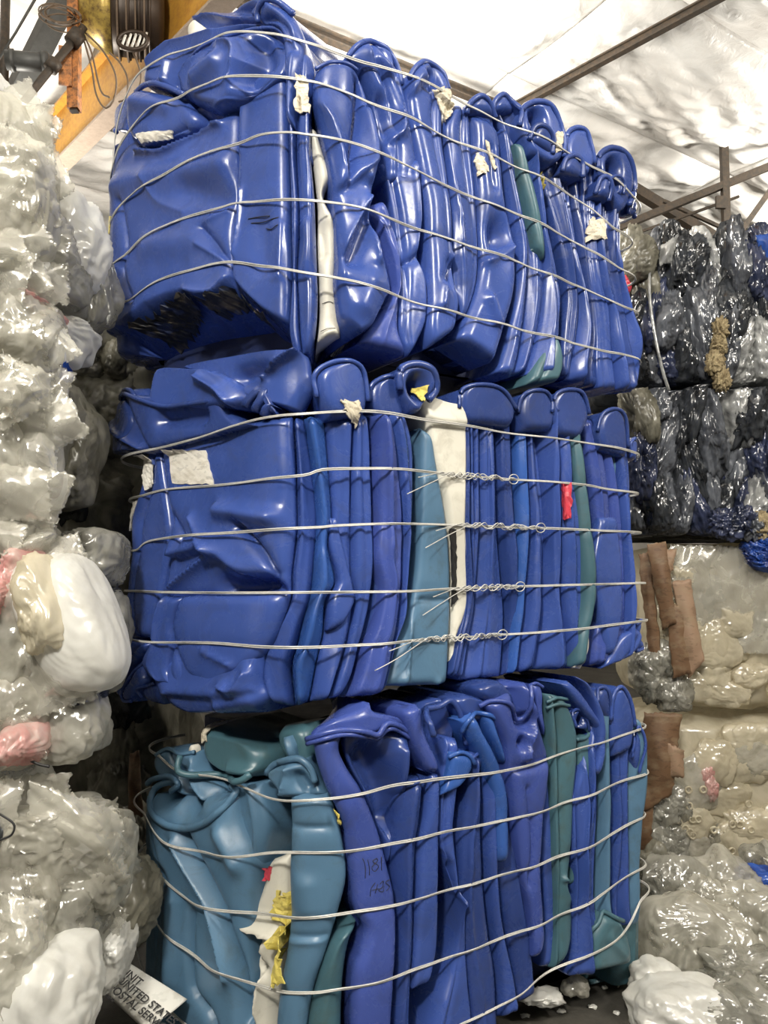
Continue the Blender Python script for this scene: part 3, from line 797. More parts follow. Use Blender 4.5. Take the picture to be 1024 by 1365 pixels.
patch(T, [(141, 284), (150, 288), (139, 330), (131, 328)], 'yellow', d, 'paper_tab', (5, 9), wob=.003, seed=9)
def disc(B, px, rpx, mat, parent, name, h=.03, t=.02):
    uz = B.uz([px])[0]; rr = rpx / 420.0
    Vs = []
    for (k, hh) in ((0.0, h), (.75, h), (1.0, h - .006), (1.0, h - t)):
        a = np.linspace(0, 2 * np.pi, 20, endpoint=False)
        Vs.append(B.pos(uz[0] + rr * k * np.cos(a) * .8, uz[1] + rr * k * np.sin(a), hh * np.ones(20)))
    return B.obj(name, np.vstack(Vs), grid_faces(4, 20, True), mat, parent)
disc(T, (249, 33), 13, 'w', ds, 'bung_cap', .03, .10)
# marker print and scuffs on the front drum
scribble(T, [[(331, 292), (345, 288), (358, 287)], [(334, 297), (350, 294), (372, 290)], [(352, 303), (362, 305), (372, 301)]], .0016, 'black', d, 'worn_print')

patch(T, [(168, 432), (244, 392), (258, 404), (186, 452)], 'grease', d, 'grease_smear', (26, 10), wob=.012, seed=11, lift=.009)
patch(T, [(264, 402), (306, 382), (306, 402), (270, 414)], 'grease', d, 'grease_smear', (16, 8), wob=.010, seed=12, lift=.009)
patch(T, [(322, 396), (352, 420), (346, 432), (322, 414)], 'grease', d, 'grease_smear', (14, 8), wob=.010, seed=13, lift=.009)

# ------------------------------------------------------------------ middle bale
P2 = pxy(390, 2.42); P3 = pxy(847, 3.22); P1 = pxy(150, 3.02)
Bm = Bale('drum_bale', [(P1[0] + 0.40, P1[1] + 0.75), P1, P2, P3, (P3[0] - 0.55, P3[1] + 0.8)], (0.24, 0.13, 0.08),
          'middle bale of crushed blue drums with twisted wire knots', 1.17, 2.2)
set_wires(Bm, [
 [(172, 610), (211, 602), (275, 586), (334, 565), (375, 557), (413, 555), (482, 552), (540, 558), (600, 566), (668, 575), (737, 586), (805, 596), (850, 607)],
 [(186, 662), (222, 653), (296, 646), (390, 636), (419, 630), (441, 627), (520, 629), (600, 634), (690, 639), (764, 646), (846, 657)],
 [(182, 733), (196, 722), (231, 717), (325, 710), (419, 704), (443, 702), (502, 700), (609, 700), (720, 704), (791, 708), (848, 710)],
 [(170, 788), (243, 790), (325, 790), (419, 789), (532, 788), (601, 785), (696, 782), (775, 779), (850, 777)],
 [(172, 849), (193, 853), (231, 855), (296, 856), (360, 861), (431, 861), (492, 858), (545, 853), (601, 850), (677, 846), (764, 838), (848, 828)]])
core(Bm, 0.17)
# end drums
dm1 = drum(Bm, 'b', [(196, 600), (190, 640), (176, 690), (174, 740), (168, 798), (170, 826), (178, 850)], [(214, 600), (222, 650), (229, 690), (230, 719), (219, 785), (209, 815), (200, 850)], .02, .04, .03, 1, 101)
dm2 = drum(Bm, 'b', [(214, 590), (222, 650), (230, 690), (232, 719), (222, 785), (234, 820), (232, 855)], [(388, 555), (392, 620), (395, 690), (394, 713), (388, 763), (387, 790), (378, 830)], .02, .03, .04, 0, 102, dent=.005, pinch=.6,
     st=[('s', .045, .009, [(241, 742), (262, 738), (290, 734), (322, 764), (345, 772), (363, 768), (388, 788)]), ('r', .02, .012, [(262, 690), (280, 720), (296, 740)]), ('r', -.02, .015, [(235, 690), (250, 715), (242, 740)]),
         ('g', .03, .03, [(300, 680), (360, 690)]), ('r', -.035, .015, [(320, 700), (350, 735), (370, 765)]), ('g', -.04, .03, [(300, 780), (322, 780), (350, 778)]), ('r', .03, .016, [(290, 738), (262, 760), (232, 785)]),
         ('s', -.05, .008, [(234, 851), (252, 833), (293, 807), (322, 793), (354, 789), (386, 790)]), ('g', -.03, .03, [(250, 810), (270, 812)])])
drum(Bm, 'b', [(240, 795), (229, 830), (231, 854), (226, 895), (238, 918)], [(386, 789), (377, 820), (358, 860), (330, 888), (276, 918)], .055, .03, .04, 0, 103, dent=.004, pinch=.8, st=[('r', .012, .012, [(275, 868), (310, 886)]), ('r', -.014, .012, [(232, 860), (250, 900), (270, 912)])])
drum(Bm, 'b', [(214, 793), (203, 840), (198, 860), (190, 884), (205, 908)], [(241, 796), (231, 830), (230, 856), (225, 895), (239, 918)], .05, .04, .03, 1, 104)
drum(Bm, 'b', [(192, 880), (204, 908), (214, 925), (226, 942), (244, 952)], [(356, 868), (352, 890), (352, 910), (358, 930), (345, 952)], .02, .05, .07, 0, 105, dent=.008, st=[('s', .03, .01, [(235, 925), (290, 928), (340, 920), (352, 905)]), ('r', .025, .012, [(310, 912), (330, 918), (340, 896)]), ('g', .02, .03, [(300, 940), (340, 935)])],
     cham=(.5, [(190, 925), (240, 935), (300, 940), (360, 925)]))
drum(Bm, 'b', [(172, 850), (152, 875), (139, 896), (140, 912), (150, 925)], [(198, 858), (186, 880), (172, 900), (166, 918), (165, 932)], .02, .04, .03, 1, 106)
drum(Bm, 'b', [(186, 885), (176, 905), (167, 922), (168, 934)], [(198, 905), (194, 915), (186, 925), (178, 936)], .035, .03, .02, 0, 107, rims=[(.006, [(190, 882), (178, 902), (167, 920), (169, 933), (180, 934)], .002)])
drum(Bm, 'd', [(196, 910), (190, 922), (195, 935)], [(222, 905), (218, 925), (212, 940)], .02, .04, .03, 0, 108, rims=[(.006, [(192, 930), (191, 918), (200, 914), (210, 910)], .002)])
# flaps over the top of the end
drum(Bm, 'd', [(150, 520), (134, 538), (128, 570), (122, 597), (150, 602)], [(190, 516), (205, 540), (215, 565), (212, 590), (205, 606)], .03, .05, .05, 1, 109, st=[('r', -.03, .012, [(150, 545), (152, 530), (166, 528)]), ('r', .02, .012, [(145, 555), (165, 580), (195, 600)])], rims=[(.008, [(136, 548), (142, 532), (158, 524), (176, 520), (186, 530)], .004)])
drum(Bm, 'd', [(168, 525), (172, 545), (185, 575), (200, 604)], [(298, 536), (306, 550), (320, 562), (336, 566)], .05, .04, .05, 0, 110, st=[('g', -.03, .03, [(220, 560), (270, 556)])], rims=[(.009, [(148, 529), (165, 525), (193, 534), (225, 543), (260, 539), (290, 535), (302, 542)], .006)])
drum(Bm, 'b', [(222, 490), (206, 495), (200, 515), (198, 535), (204, 548)], [(280, 492), (304, 502), (320, 516), (326, 530), (318, 544)], .045, .05, .05, 0, 111, dent=.005, st=[('r', .03, .014, [(270, 504), (300, 522), (312, 538)])])
drum(Bm, 'b', [(300, 482), (246, 490), (262, 496), (300, 508), (335, 530)], [(386, 467), (412, 474), (418, 500), (420, 525), (402, 552)], .01, .05, .05, 0, 112, st=[('r', .04, .010, [(356, 506), (372, 488), (396, 470)]), ('g', -.03, .03, [(330, 505), (355, 498)]), ('r', .02, .01, [(414, 476), (420, 520)])])
for k, (a, b, c) in enumerate([((320, 540), (336, 522), (342, 512)), ((334, 546), (345, 530), (348, 514)), ((346, 552), (356, 538), (366, 540)), ((362, 548), (352, 530), (345, 516))]):
    drum(Bm, 'd', [(a[0] - 5, a[1]), (b[0] - 6, b[1]), (c[0] - 4, c[1])][::-1], [(a[0] + 5, a[1] + 3), (b[0] + 6, b[1] + 2), (c[0] + 5, c[1] + 3)][::-1], .06, .03, .02, 0, 113 + k, D=.12, name='drum_fold')
# side columns
sM = [[(390, 556), (394, 620), (394, 690), (393, 723), (388, 763), (387, 790), (376, 822), (358, 860), (352, 901), (362, 935)],
      [(405, 556), (416, 620), (424, 690), (421, 741), (416, 792), (405, 827), (395, 863), (387, 890), (392, 942)],
      [(436, 556), (442, 622), (447, 690), (443, 728), (452, 774), (438, 800), (435, 842), (426, 880), (414, 936)],
      [(470, 556), (469, 627), (470, 690), (471, 766), (474, 797), (470, 832), (462, 868), (449, 906), (440, 932)],
      [(490, 552), (493, 600), (496, 690), (498, 748), (494, 797), (487, 832), (479, 863), (469, 901), (455, 930)],
      [(499, 554), (500, 600), (502, 690), (499, 741), (506, 786), (498, 832), (487, 863), (478, 898), (466, 930)],
      [(518, 550), (526, 600), (535, 690), (534, 741), (532, 792), (525, 842), (517, 883), (507, 926)],
      [(543, 548), (554, 600), (553, 690), (546, 766), (543, 817), (530, 855), (521, 885), (512, 920)]]
cm = cols(Bm, sM, 'bsbbdpb', .014, .042, 140)
drum(Bm, 'b', [(442, 690), (441, 728), (452, 774), (440, 800), (436, 842)], [(450, 690), (462, 740), (472, 780), (474, 800), (460, 830)], .045, .025, .02, 0, 149)
dt = drum(Bm, 't', [(563, 570), (562, 630), (560, 690), (554, 766), (545, 817), (530, 862), (513, 915)], [(576, 580), (585, 632), (595, 690), (600, 745), (601, 804), (599, 862), (596, 912)], .03, .03, .03, 0, 150, dent=.003, label='teal crushed drum',
     st=[('r', .016, .006, [(563, 640), (561, 700), (554, 770), (545, 830), (538, 900)]), ('r', -.012, .01, [(560, 800), (600, 800)]), ('b', .015, .02, (536, 908)), ('b', .012, .015, (582, 912))], cham=(1.5, [(505, 910), (530, 912), (560, 916), (600, 906)]))
dw2 = drum(Bm, 'w', [(580, 528), (563, 548), (568, 575), (580, 625), (593, 680), (600, 741), (601, 804), (600, 860), (599, 895)], [(596, 540), (617, 544), (622, 572), (622, 627), (621, 690), (623, 741), (624, 804), (610, 847), (602, 892)], .02, .03, .025, 0, 151, label='white crushed drum', st=[('s', .02, .006, [(566, 560), (590, 566), (620, 568)])])
sR = [[(622, 555), (621, 620), (620, 700), (624, 780), (622, 815), (613, 850), (601, 900)],
      [(628, 550), (629, 620), (629, 700), (633, 780), (630, 815), (622, 850), (610, 904)],
      [(640, 545), (641, 620), (641, 700), (638, 780), (635, 815), (628, 850), (618, 908)],
      [(662, 540), (664, 620), (667, 700), (674, 780), (677, 815), (676, 850), (672, 902)],
      [(690, 545), (691, 620), (692, 700), (688, 780), (686, 815), (683, 850), (680, 898)],
      [(702, 545), (703, 620), (704, 700), (699, 780), (697, 815), (692, 850), (686, 896)],
      [(716, 545), (724, 620), (730, 700), (726, 780), (724, 815), (721, 850), (716, 893)],
      [(742, 545), (744, 620), (745, 700), (748, 780), (752, 815), (758, 850), (762, 892)],
      [(764, 545), (768, 620), (774, 700), (778, 780), (777, 815), (772, 850), (768, 890)],
      [(772, 560), (781, 620), (789, 700), (794, 780), (791, 815), (786, 850), (782, 888)],
      [(800, 555), (816, 620), (826, 700), (829, 780), (829, 815), (828, 850), (824, 884)],
      [(822, 560), (830, 620), (834, 700), (837, 780), (837, 815), (836, 850), (836, 880)],
      [(838, 575), (845, 620), (847, 700), (850, 780), (850, 815), (851, 840), (850, 872)]]
cr = cols(Bm, sR, 'dbbdsbbbgptb', .01, .04, 170)
drum(Bm, 'b', [(800, 690), (790, 760), (800, 830), (806, 872)], [(822, 690), (828, 760), (828, 820), (818, 870)], .045, .02, .02, 0, 190)
drum(Bm, 'w', [(781, 845), (775, 870), (768, 890)], [(787, 842), (786, 866), (776, 892)], .05, .018, .015, 0, 191)
drum(Bm, 'b', [(842, 838), (826, 850), (812, 875), (806, 892)], [(852, 838), (856, 850), (848, 868), (830, 880)], .035, .035, .03, 1, 192)
lobe(Bm, 'b', [(848, 832), (862, 828), (870, 845), (864, 862), (850, 868)], 193, .02, .04, ((858, 846), .02), .008)
lobe(Bm, 'b', [(422, 530), (419, 500), (440, 485), (466, 484), (484, 498), (490, 535)], 194, .05, .05, None, .008, ((436, 560), (486, 556)))
lobe(Bm, 'd', [(492, 535), (496, 512), (518, 502), (536, 512), (542, 540)], 195, .02, .04, None, .008, ((498, 560), (540, 560)))
lobe(Bm, 'd', [(532, 520), (532, 494), (552, 486), (572, 496), (580, 518), (570, 534)], 196, .05, .05, ((554, 516), .03), .013, ((545, 552), (560, 550)))
lobe(Bm, 'd', [(610, 545), (614, 520), (640, 514), (668, 522), (686, 546)], 197, .03, .04, None, .008, ((618, 565), (682, 570)))
lobe(Bm, 'd', [(690, 550), (694, 528), (710, 522), (728, 528), (738, 550)], 198, .03, .04, None, .008, ((695, 575), (735, 575)))
lobe(Bm, 'd', [(734, 550), (740, 526), (758, 520), (776, 526), (786, 552)], 199, .05, .04, None, .008, ((745, 580), (775, 585)))
lobe(Bm, 'd', [(796, 575), (802, 552), (818, 546), (832, 558), (838, 596)], 200, .04, .04, None, .008, ((802, 600), (836, 610)))
lobe(Bm, 'b', [(842, 610), (840, 590), (850, 584), (857, 598), (852, 614)], 201, .02, .03, None, .008)
end_drums(Bm, 'bdb', 180, 842, 740, 220, .3, .08)
wM = make_wires(Bm)
def knot(B, wobj, u, z, env, u0, u1, seed):
    rs = np.random.RandomState(seed)
    tubes = []
    m = np.linspace(u0, u1, 90)
    for k in range(3):
        zz = np.interp(m, u, z) + .011 * np.sin((m - u0) * rs.uniform(60, 95) + k * 2.1) * np.sin(np.pi * (m - u0) / (u1 - u0)) ** .5
        hh = np.interp(m, u, env) + .006 + .006 * np.cos((m - u0) * 70 + k * 2.1)
        tubes.append(tube(B.pos(m, zz, hh), .0019, 5))
    a = np.linspace(0, 2 * np.pi, 20)          # loop at the far end
    zc = np.interp(u1, u, z); hc = np.interp(u1, u, env) + .008
    tubes.append(tube(B.pos(u1 - .012 + .022 * np.cos(a), zc + .017 * np.sin(a), hc + .003 * np.sin(a)), .0019, 5))
    for k in range(2):                          # loose tails
        m2 = np.linspace(u0 + .05 * k, u0 - .10 - .05 * k, 14)
        zz = np.interp(u0, u, z) - (u0 + .05 * k - m2) * (.25 + .16 * k); hh = np.interp(m2, u, env) + .012 + .10 * (u0 - m2) ** 1.0 * .3
        tubes.append(tube(B.pos(m2, zz, hh), .0017, 5))
    B.obj('twisted_knot', *join(tubes), 'wire', wobj)
for k, (x0, x1) in ((1, (575, 690)), (2, (605, 722)), (3, (600, 697)), (4, (540, 676))):
    o, u, z, env = wM[k]
    ua = Bm.uz([(x0, 640 + 60 * k)])[0][0]; ub = Bm.uz([(x1, 640 + 60 * k)])[0][0]
    knot(Bm, o, u, z, env, ua, ub, k)
patch(Bm, [(225, 600), (274, 601), (285, 645), (231, 645)], 'sticker_white', dm2, 'paper_label', (12, 10), wob=.003, seed=21)
scribble(Bm, [[(244, 605), (254, 606)], [(236, 613), (266, 615)], [(234, 622), (258, 624)], [(236, 630), (268, 632)], [(236, 638), (278, 640)]], .0012, 'black', dm2, 'label_print')
patch(Bm, [(182, 610), (198, 608), (204, 645), (194, 655)], 'sticker_white', dm1, 'paper_label', (7, 10), wob=.004, seed=22)
patch(Bm, [(172, 672), (184, 668), (172, 708), (160, 702)], 'sticker_white', dm1, 'paper_label', (6, 9), wob=.003, seed=23)
patch(Bm, [(442, 538), (469, 540), (468, 572), (452, 552)], 'sticker', cm[3], 'paper_label', (8, 8), wob=.008, seed=24)
patch(Bm, [(549, 517), (560, 517), (556, 538), (550, 536)], 'yellow', cm[6], 'paper_label', (5, 7), wob=.004, seed=25, lift=.0)
patch(Bm, [(598, 705), (606, 705), (610, 800), (602, 808)], 'black', dw2, 'printed_label', (5, 16), wob=.004, seed=26)
patch(Bm, [(745, 645), (754, 645), (755, 690), (744, 694)], 'red', cr[7], 'red_scrap', (6, 9), wob=.005, seed=27, lift=.01)

# ------------------------------------------------------------------ bottom bale
P2 = pxy(436, 2.40); P3 = pxy(847, 3.19); P1 = pxy(176, 2.98)
Bb = Bale('drum_bale', [(P1[0] + 0.40, P1[1] + 0.75), P1, P2, P3, (P3[0] - 0.55, P3[1] + 0.8)], (0.24, 0.15, 0.08),
          'bottom bale of crushed teal and blue drums standing on the floor', 0.0, 1.15)
set_wires(Bb, [
 [(204, 1008), (231, 1025), (282, 1035), (332, 1049), (383, 1062), (439, 1061), (527, 1045), (600, 1034), (659, 1026), (730, 1008), (791, 990), (846, 973)],
 [(202, 1082), (223, 1108), (256, 1124), (322, 1136), (383, 1133), (461, 1131), (512, 1122), (603, 1104), (659, 1092), (718, 1077), (791, 1054), (852, 1034)],
 [(214, 1160), (262, 1192), (306, 1207), (356, 1216), (409, 1219), (473, 1211), (532, 1200), (608, 1180), (689, 1157), (722, 1146), (798, 1118), (852, 1094)],
 [(210, 1205), (239, 1241), (283, 1276), (326, 1294), (373, 1315), (420, 1319), (479, 1308), (582, 1280), (646, 1256), (722, 1227), (798, 1189), (848, 1162)],
 [(186, 1274), (203, 1303), (233, 1338), (265, 1364), (330, 1400), (420, 1420), (520, 1402), (608, 1364), (689, 1321), (747, 1283), (798, 1255), (831, 1228), (852, 1198)]])
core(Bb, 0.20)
ta = drum(Bb, 't', [(200, 1060), (194, 1105), (199, 1140), (215, 1168), (211, 1210), (206, 1260), (200, 1320), (192, 1400), (195, 1440)], [(312, 1062), (318, 1098), (333, 1138), (336, 1170), (333, 1210), (331, 1290), (332, 1340), (336, 1410), (338, 1450)], .03, .05, .07, 0, 301, dent=.005, pinch=.6, label='teal crushed drum with an open rolled mouth',
     st=[('r', -.05, .014, [(250, 1112), (258, 1130), (291, 1194), (306, 1235), (321, 1294), (331, 1360)]), ('r', .03, .018, [(240, 1120), (280, 1194), (296, 1240), (310, 1300)]), ('r', -.03, .012, [(260, 1218), (257, 1256), (262, 1317), (285, 1350), (300, 1400)]),
         ('g', .02, .03, [(235, 1200), (232, 1300)]), ('b', -.12, .05, (252, 1062), 1.0), ('b', -.10, .04, (222, 1060), .8), ('b', -.08, .035, (285, 1052), .9), ('r', -.02, .012, [(202, 1110), (210, 1150), (218, 1170)]), ('g', .02, .03, [(300, 1110), (320, 1150)])],
     rims=[(.012, [(226, 1042), (205, 1048), (199, 1060), (208, 1080), (228, 1096), (255, 1102), (285, 1092), (304, 1074), (311, 1056), (300, 1050)], .004), (.010, [(190, 1046), (198, 1040), (218, 1036), (228, 1042), (232, 1048), (222, 1056)], .012)])
drum(Bb, 't', [(214, 998), (204, 1008), (203, 1022), (215, 1040), (240, 1060)], [(262, 1002), (268, 1020), (280, 1036), (295, 1052), (296, 1072)], -.015, .05, .05, 1, 302, st=[('r', .03, .012, [(262, 1010), (270, 1040), (285, 1062)]), ('g', -.03, .02, [(245, 1030), (258, 1055)])], rims=[(.007, [(212, 1006), (224, 998), (244, 1004), (262, 1002)], .004)])
drum(Bb, 'g', [(278, 966), (270, 985), (274, 1010), (300, 1028)], [(340, 990), (356, 1002), (358, 1020), (350, 1036)], -.05, .08, .06, 0, 303, D=.3, st=[('g', .02, .02, [(320, 1022), (352, 1028)])], rims=[(.011, [(266, 1002), (268, 1018), (280, 1028), (310, 1034), (345, 1034), (356, 1026)], .05)])
drum(Bb, 't', [(308, 1040), (314, 1062), (320, 1100), (334, 1140), (337, 1180), (336, 1240)], [(344, 1045), (352, 1070), (357, 1105), (346, 1160), (341, 1200), (338, 1240)], .0, .04, .035, 1, 304)
dwb = drum(Bb, 'w', [(358, 1148), (347, 1190), (330, 1228), (336, 1266), (346, 1300), (349, 1360), (348, 1430)], [(384, 1138), (383, 1180), (382, 1230), (378, 1290), (370, 1330), (366, 1380), (366, 1430)], -.02, .05, .04, 0, 305, label='white crushed drum', dent=.01, st=[('r', .04, .012, [(330, 1228), (355, 1236), (378, 1246)]), ('g', -.06, .02, [(350, 1252), (356, 1285)]), ('r', .03, .01, [(362, 1255), (358, 1310), (352, 1360)])])
tcn = drum(Bb, 't', [(384, 1058), (386, 1100), (384, 1160), (385, 1220), (380, 1270), (372, 1310), (366, 1370), (364, 1440)], [(438, 1060), (452, 1098), (461, 1138), (463, 1172), (452, 1215), (432, 1275), (414, 1325), (402, 1400), (400, 1440)], .035, .035, .04, 0, 306, dent=.004, label='teal crushed drum with a pinched neck',
     st=[('r', -.010, .01, [(386, 1100), (440, 1102)]), ('r', -.012, .010, [(384, 1246), (440, 1246)]), ('r', .010, .008, [(384, 1252), (438, 1252)]), ('g', .012, .03, [(410, 1180), (412, 1210)])])
drum(Bb, 't', [(372, 1020), (356, 1032), (368, 1048), (384, 1062)], [(408, 1012), (418, 1030), (428, 1048), (440, 1060)], .01, .05, .035, 0, 307, st=[('r', .03, .012, [(390, 1022), (388, 1040), (384, 1060)]), ('g', -.03, .02, [(400, 1035), (410, 1050)])], rims=[(.011, [(350, 1032), (362, 1020), (380, 1014), (400, 1011), (414, 1022), (421, 1042)], .006)])
drum(Bb, 't', [(374, 984), (378, 996), (382, 1012)], [(382, 982), (388, 994), (392, 1012)], .02, .03, .015, 0, 308, D=.1, name='drum_neck')
drum(Bb, 'g', [(372, 968), (370, 985), (380, 1005), (395, 1018)], [(412, 965), (420, 985), (422, 1010), (424, 1035)], -.06, .06, .05, 0, 309, D=.3)
drum(Bb, 'g', [(452, 1240), (436, 1262), (422, 1300), (410, 1350), (402, 1420)], [(478, 1230), (468, 1250), (460, 1290), (456, 1350), (456, 1430)], .01, .045, .04, 1, 310)
# long side
b1 = drum(Bb, 'p', [(414, 984), (422, 1020), (434, 1052), (446, 1075), (458, 1102), (463, 1140), (469, 1180), (473, 1212), (487, 1240), (480, 1272), (471, 1300), (468, 1360), (470, 1440)], [(458, 976), (452, 1000), (464, 1026), (482, 1052), (500, 1092), (510, 1122), (518, 1155), (527, 1195), (529, 1240), (527, 1300), (523, 1360), (522, 1440)], .045, .035, .03, 0, 311, dent=.004, label='violet-blue crushed drum with marker writing')
drum(Bb, 'd', [(456, 974), (458, 1000), (472, 1030), (490, 1062), (505, 1098), (514, 1128), (516, 1150)], [(546, 976), (546, 1010), (542, 1042), (536, 1078), (528, 1108), (522, 1134), (520, 1152)], .0, .035, .04, 0, 312, st=[('g', -.06, .05, [(490, 1010), (510, 1050), (515, 1090)]), ('g', .025, .02, [(532, 1000), (532, 1050)])])
drum(Bb, 'p', [(444, 958), (418, 972), (412, 982), (430, 978)], [(496, 938), (502, 950), (535, 958), (546, 974)], .03, .03, .03, 0, 313, D=.3, rims=[(.009, [(410, 985), (438, 974), (463, 971), (485, 974), (500, 978), (512, 964), (530, 967), (547, 977)], .012), (.007, [(412, 990), (440, 980), (463, 977), (490, 982), (503, 984), (516, 971), (532, 974), (548, 984)], .012)])
drum(Bb, 'd', [(540, 1040), (530, 1080), (525, 1130), (528, 1190), (531, 1240), (530, 1300), (526, 1360), (524, 1440)], [(564, 1036), (560, 1080), (554, 1130), (551, 1200), (550, 1260), (548, 1320), (547, 1370), (548, 1440)], .015, .04, .03, 1, 314, rims=[(.006, [(536, 1046), (550, 1040), (564, 1038)], .004)])
dB3 = drum(Bb, 'b', [(578, 1032), (567, 1090), (558, 1130), (556, 1200), (554, 1270), (553, 1322)], [(588, 1034), (586, 1090), (585, 1150), (585, 1210), (583, 1270), (574, 1312)], .04, .03, .025, 0, 315)
drum(Bb, 'p', [(552, 942), (540, 952), (548, 980), (562, 1012), (572, 1030)], [(560, 940), (563, 958), (570, 985), (584, 1014), (586, 1030)], .045, .035, .03, 0, 316, D=.3)
drum(Bb, 'd', [(560, 945), (562, 960), (568, 985), (584, 1012)], [(590, 932), (600, 948), (606, 975), (598, 1012)], -.02, .02, .03, 0, 317, D=.3, st=[('g', -.05, .05, [(578, 960), (588, 990)])], rims=[(.010, [(544, 972), (541, 955), (552, 944), (575, 940), (590, 932), (600, 944), (607, 968), (612, 990)], .05)])
drum(Bb, 'b', [(598, 985), (590, 1040), (586, 1120), (592, 1140), (606, 1186), (610, 1205), (608, 1250), (600, 1290), (582, 1340), (566, 1400)], [(612, 985), (612, 1040), (606, 1100), (608, 1140), (613, 1190), (615, 1230), (618, 1270), (622, 1310), (630, 1370), (634, 1430)], .02, .04, .03, 1, 318, st=[('g', -.05, .02, [(594, 1160), (600, 1195)]), ('r', .03, .01, [(611, 1195), (604, 1250), (585, 1330)])])
drum(Bb, 's', [(604, 1004), (602, 1020), (598, 1040), (590, 1062)], [(624, 1004), (631, 1016), (628, 1032), (612, 1052)], .05, .03, .03, 0, 319, rims=[(.007, [(600, 1010), (612, 1003), (624, 1006), (632, 1018)], .004)])
drum(Bb, 'd', [(632, 1008), (626, 1060), (618, 1120), (616, 1180), (617, 1240), (624, 1300), (632, 1370), (636, 1430)], [(640, 1010), (642, 1060), (643, 1120), (646, 1180), (651, 1230), (660, 1290), (664, 1350), (665, 1420)], .03, .04, .04, 1, 320)
drum(Bb, 'b', [(630, 1004), (628, 1012), (634, 1022)], [(654, 1004), (657, 1012), (652, 1024)], .045, .02, .015, 0, 321, D=.2, rims=[(.006, [(627, 1010), (640, 1004), (656, 1008)], .003)])
cols(Bb, [[(644, 1020), (645, 1080), (648, 1140), (652, 1200), (658, 1250), (664, 1300), (668, 1360)], [(656, 1020), (658, 1080), (660, 1140), (664, 1200), (672, 1250), (682, 1300), (690, 1340)],
          [(678, 1020), (682, 1080), (686, 1140), (694, 1200), (702, 1250), (708, 1290), (712, 1322)]], 'bd', .005, .04, 330)
drum(Bb, 's', [(618, 962), (628, 985), (642, 1010), (652, 1035), (660, 1070), (662, 1110), (664, 1150)], [(632, 950), (644, 975), (658, 1000), (669, 1025), (677, 1060), (679, 1105), (678, 1150)], .05, .035, .03, 0, 333)
drum(Bb, 's', [(640, 950), (650, 975), (660, 995), (670, 1015)], [(658, 956), (665, 980), (672, 1000), (676, 1020)], .04, .03, .03, 0, 334, rims=[(.008, [(616, 976), (618, 960), (630, 951), (648, 952), (660, 958)], .006)])
drum(Bb, 'd', [(620, 925), (606, 932), (606, 945), (616, 958)], [(640, 930), (656, 942), (662, 955), (655, 966)], .01, .04, .04, 0, 335, D=.3)
drum(Bb, 'p', [(646, 940), (662, 965), (674, 990), (678, 1015), (682, 1045), (686, 1085), (692, 1130), (699, 1172), (708, 1212), (712, 1250), (714, 1278)], [(704, 910), (714, 950), (727, 990), (733, 1012), (729, 1050), (724, 1100), (723, 1170), (727, 1230), (727, 1252), (722, 1276)], .05, .035, .035, 0, 336, dent=.006,
     st=[('g', -.06, .025, [(690, 925), (692, 955), (700, 960)]), ('r', .03, .012, [(706, 920), (708, 960), (700, 990), (698, 1010)]), ('b', -.035, .02, (694, 990), 1.0), ('s', -.02, .007, [(680, 1030), (705, 1024), (730, 1016)]), ('r', -.015, .01, [(700, 1050), (708, 1120), (706, 1180)])],
     rims=[(.008, [(642, 942), (655, 934), (672, 936), (684, 950), (692, 960), (700, 955), (702, 930), (706, 912)], .006)])
drum(Bb, 'd', [(650, 908), (636, 918), (640, 932)], [(668, 908), (684, 928), (686, 946)], .02, .04, .04, 0, 337, D=.3)
drum(Bb, 'p', [(712, 912), (712, 925), (716, 950), (720, 965)], [(722, 914), (724, 928), (724, 950), (728, 980)], .035, .02, .015, 0, 338, D=.2, rims=[(.006, [(708, 914), (716, 911), (725, 916)], .003)])
drum(Bb, 'b', [(729, 1010), (724, 1100), (724, 1170), (728, 1230), (724, 1290)], [(738, 1010), (737, 1100), (738, 1170), (740, 1230), (736, 1290)], .01, .03, .02, 0, 339)
cols(Bb, [[(728, 925), (733, 1000), (735, 1080), (738, 1150), (741, 1230), (737, 1292)], [(738, 926), (743, 980), (745, 1060), (746, 1150), (745, 1190), (744, 1292)]], 'g', .03, .03, 340)
drum(Bb, 'g', [(738, 926), (744, 980), (745, 1060), (746, 1150), (745, 1190), (744, 1250), (746, 1290)], [(752, 930), (768, 970), (770, 1010), (766, 1060), (763, 1130), (757, 1176), (763, 1202), (762, 1255), (750, 1288)], .035, .035, .03, 0, 342, st=[('r', .02, .008, [(744, 1174), (754, 1172), (762, 1198)])], rims=[(.006, [(728, 936), (740, 930), (754, 932)], .004), (.006, [(728, 944), (741, 938), (755, 940)], .004)])
drum(Bb, 'g', [(768, 984), (771, 1020), (770, 1060), (768, 1110), (762, 1180)], [(788, 980), (786, 1020), (783, 1060), (778, 1110), (772, 1180)], .025, .03, .02, 0, 343, rims=[(.007, [(766, 985), (778, 984), (788, 978), (784, 970)], .004)])
lobe(Bb, 'd', [(760, 968), (758, 950), (768, 945), (780, 956), (786, 974)], 344, .02, .03, ((772, 960), .016), .006)
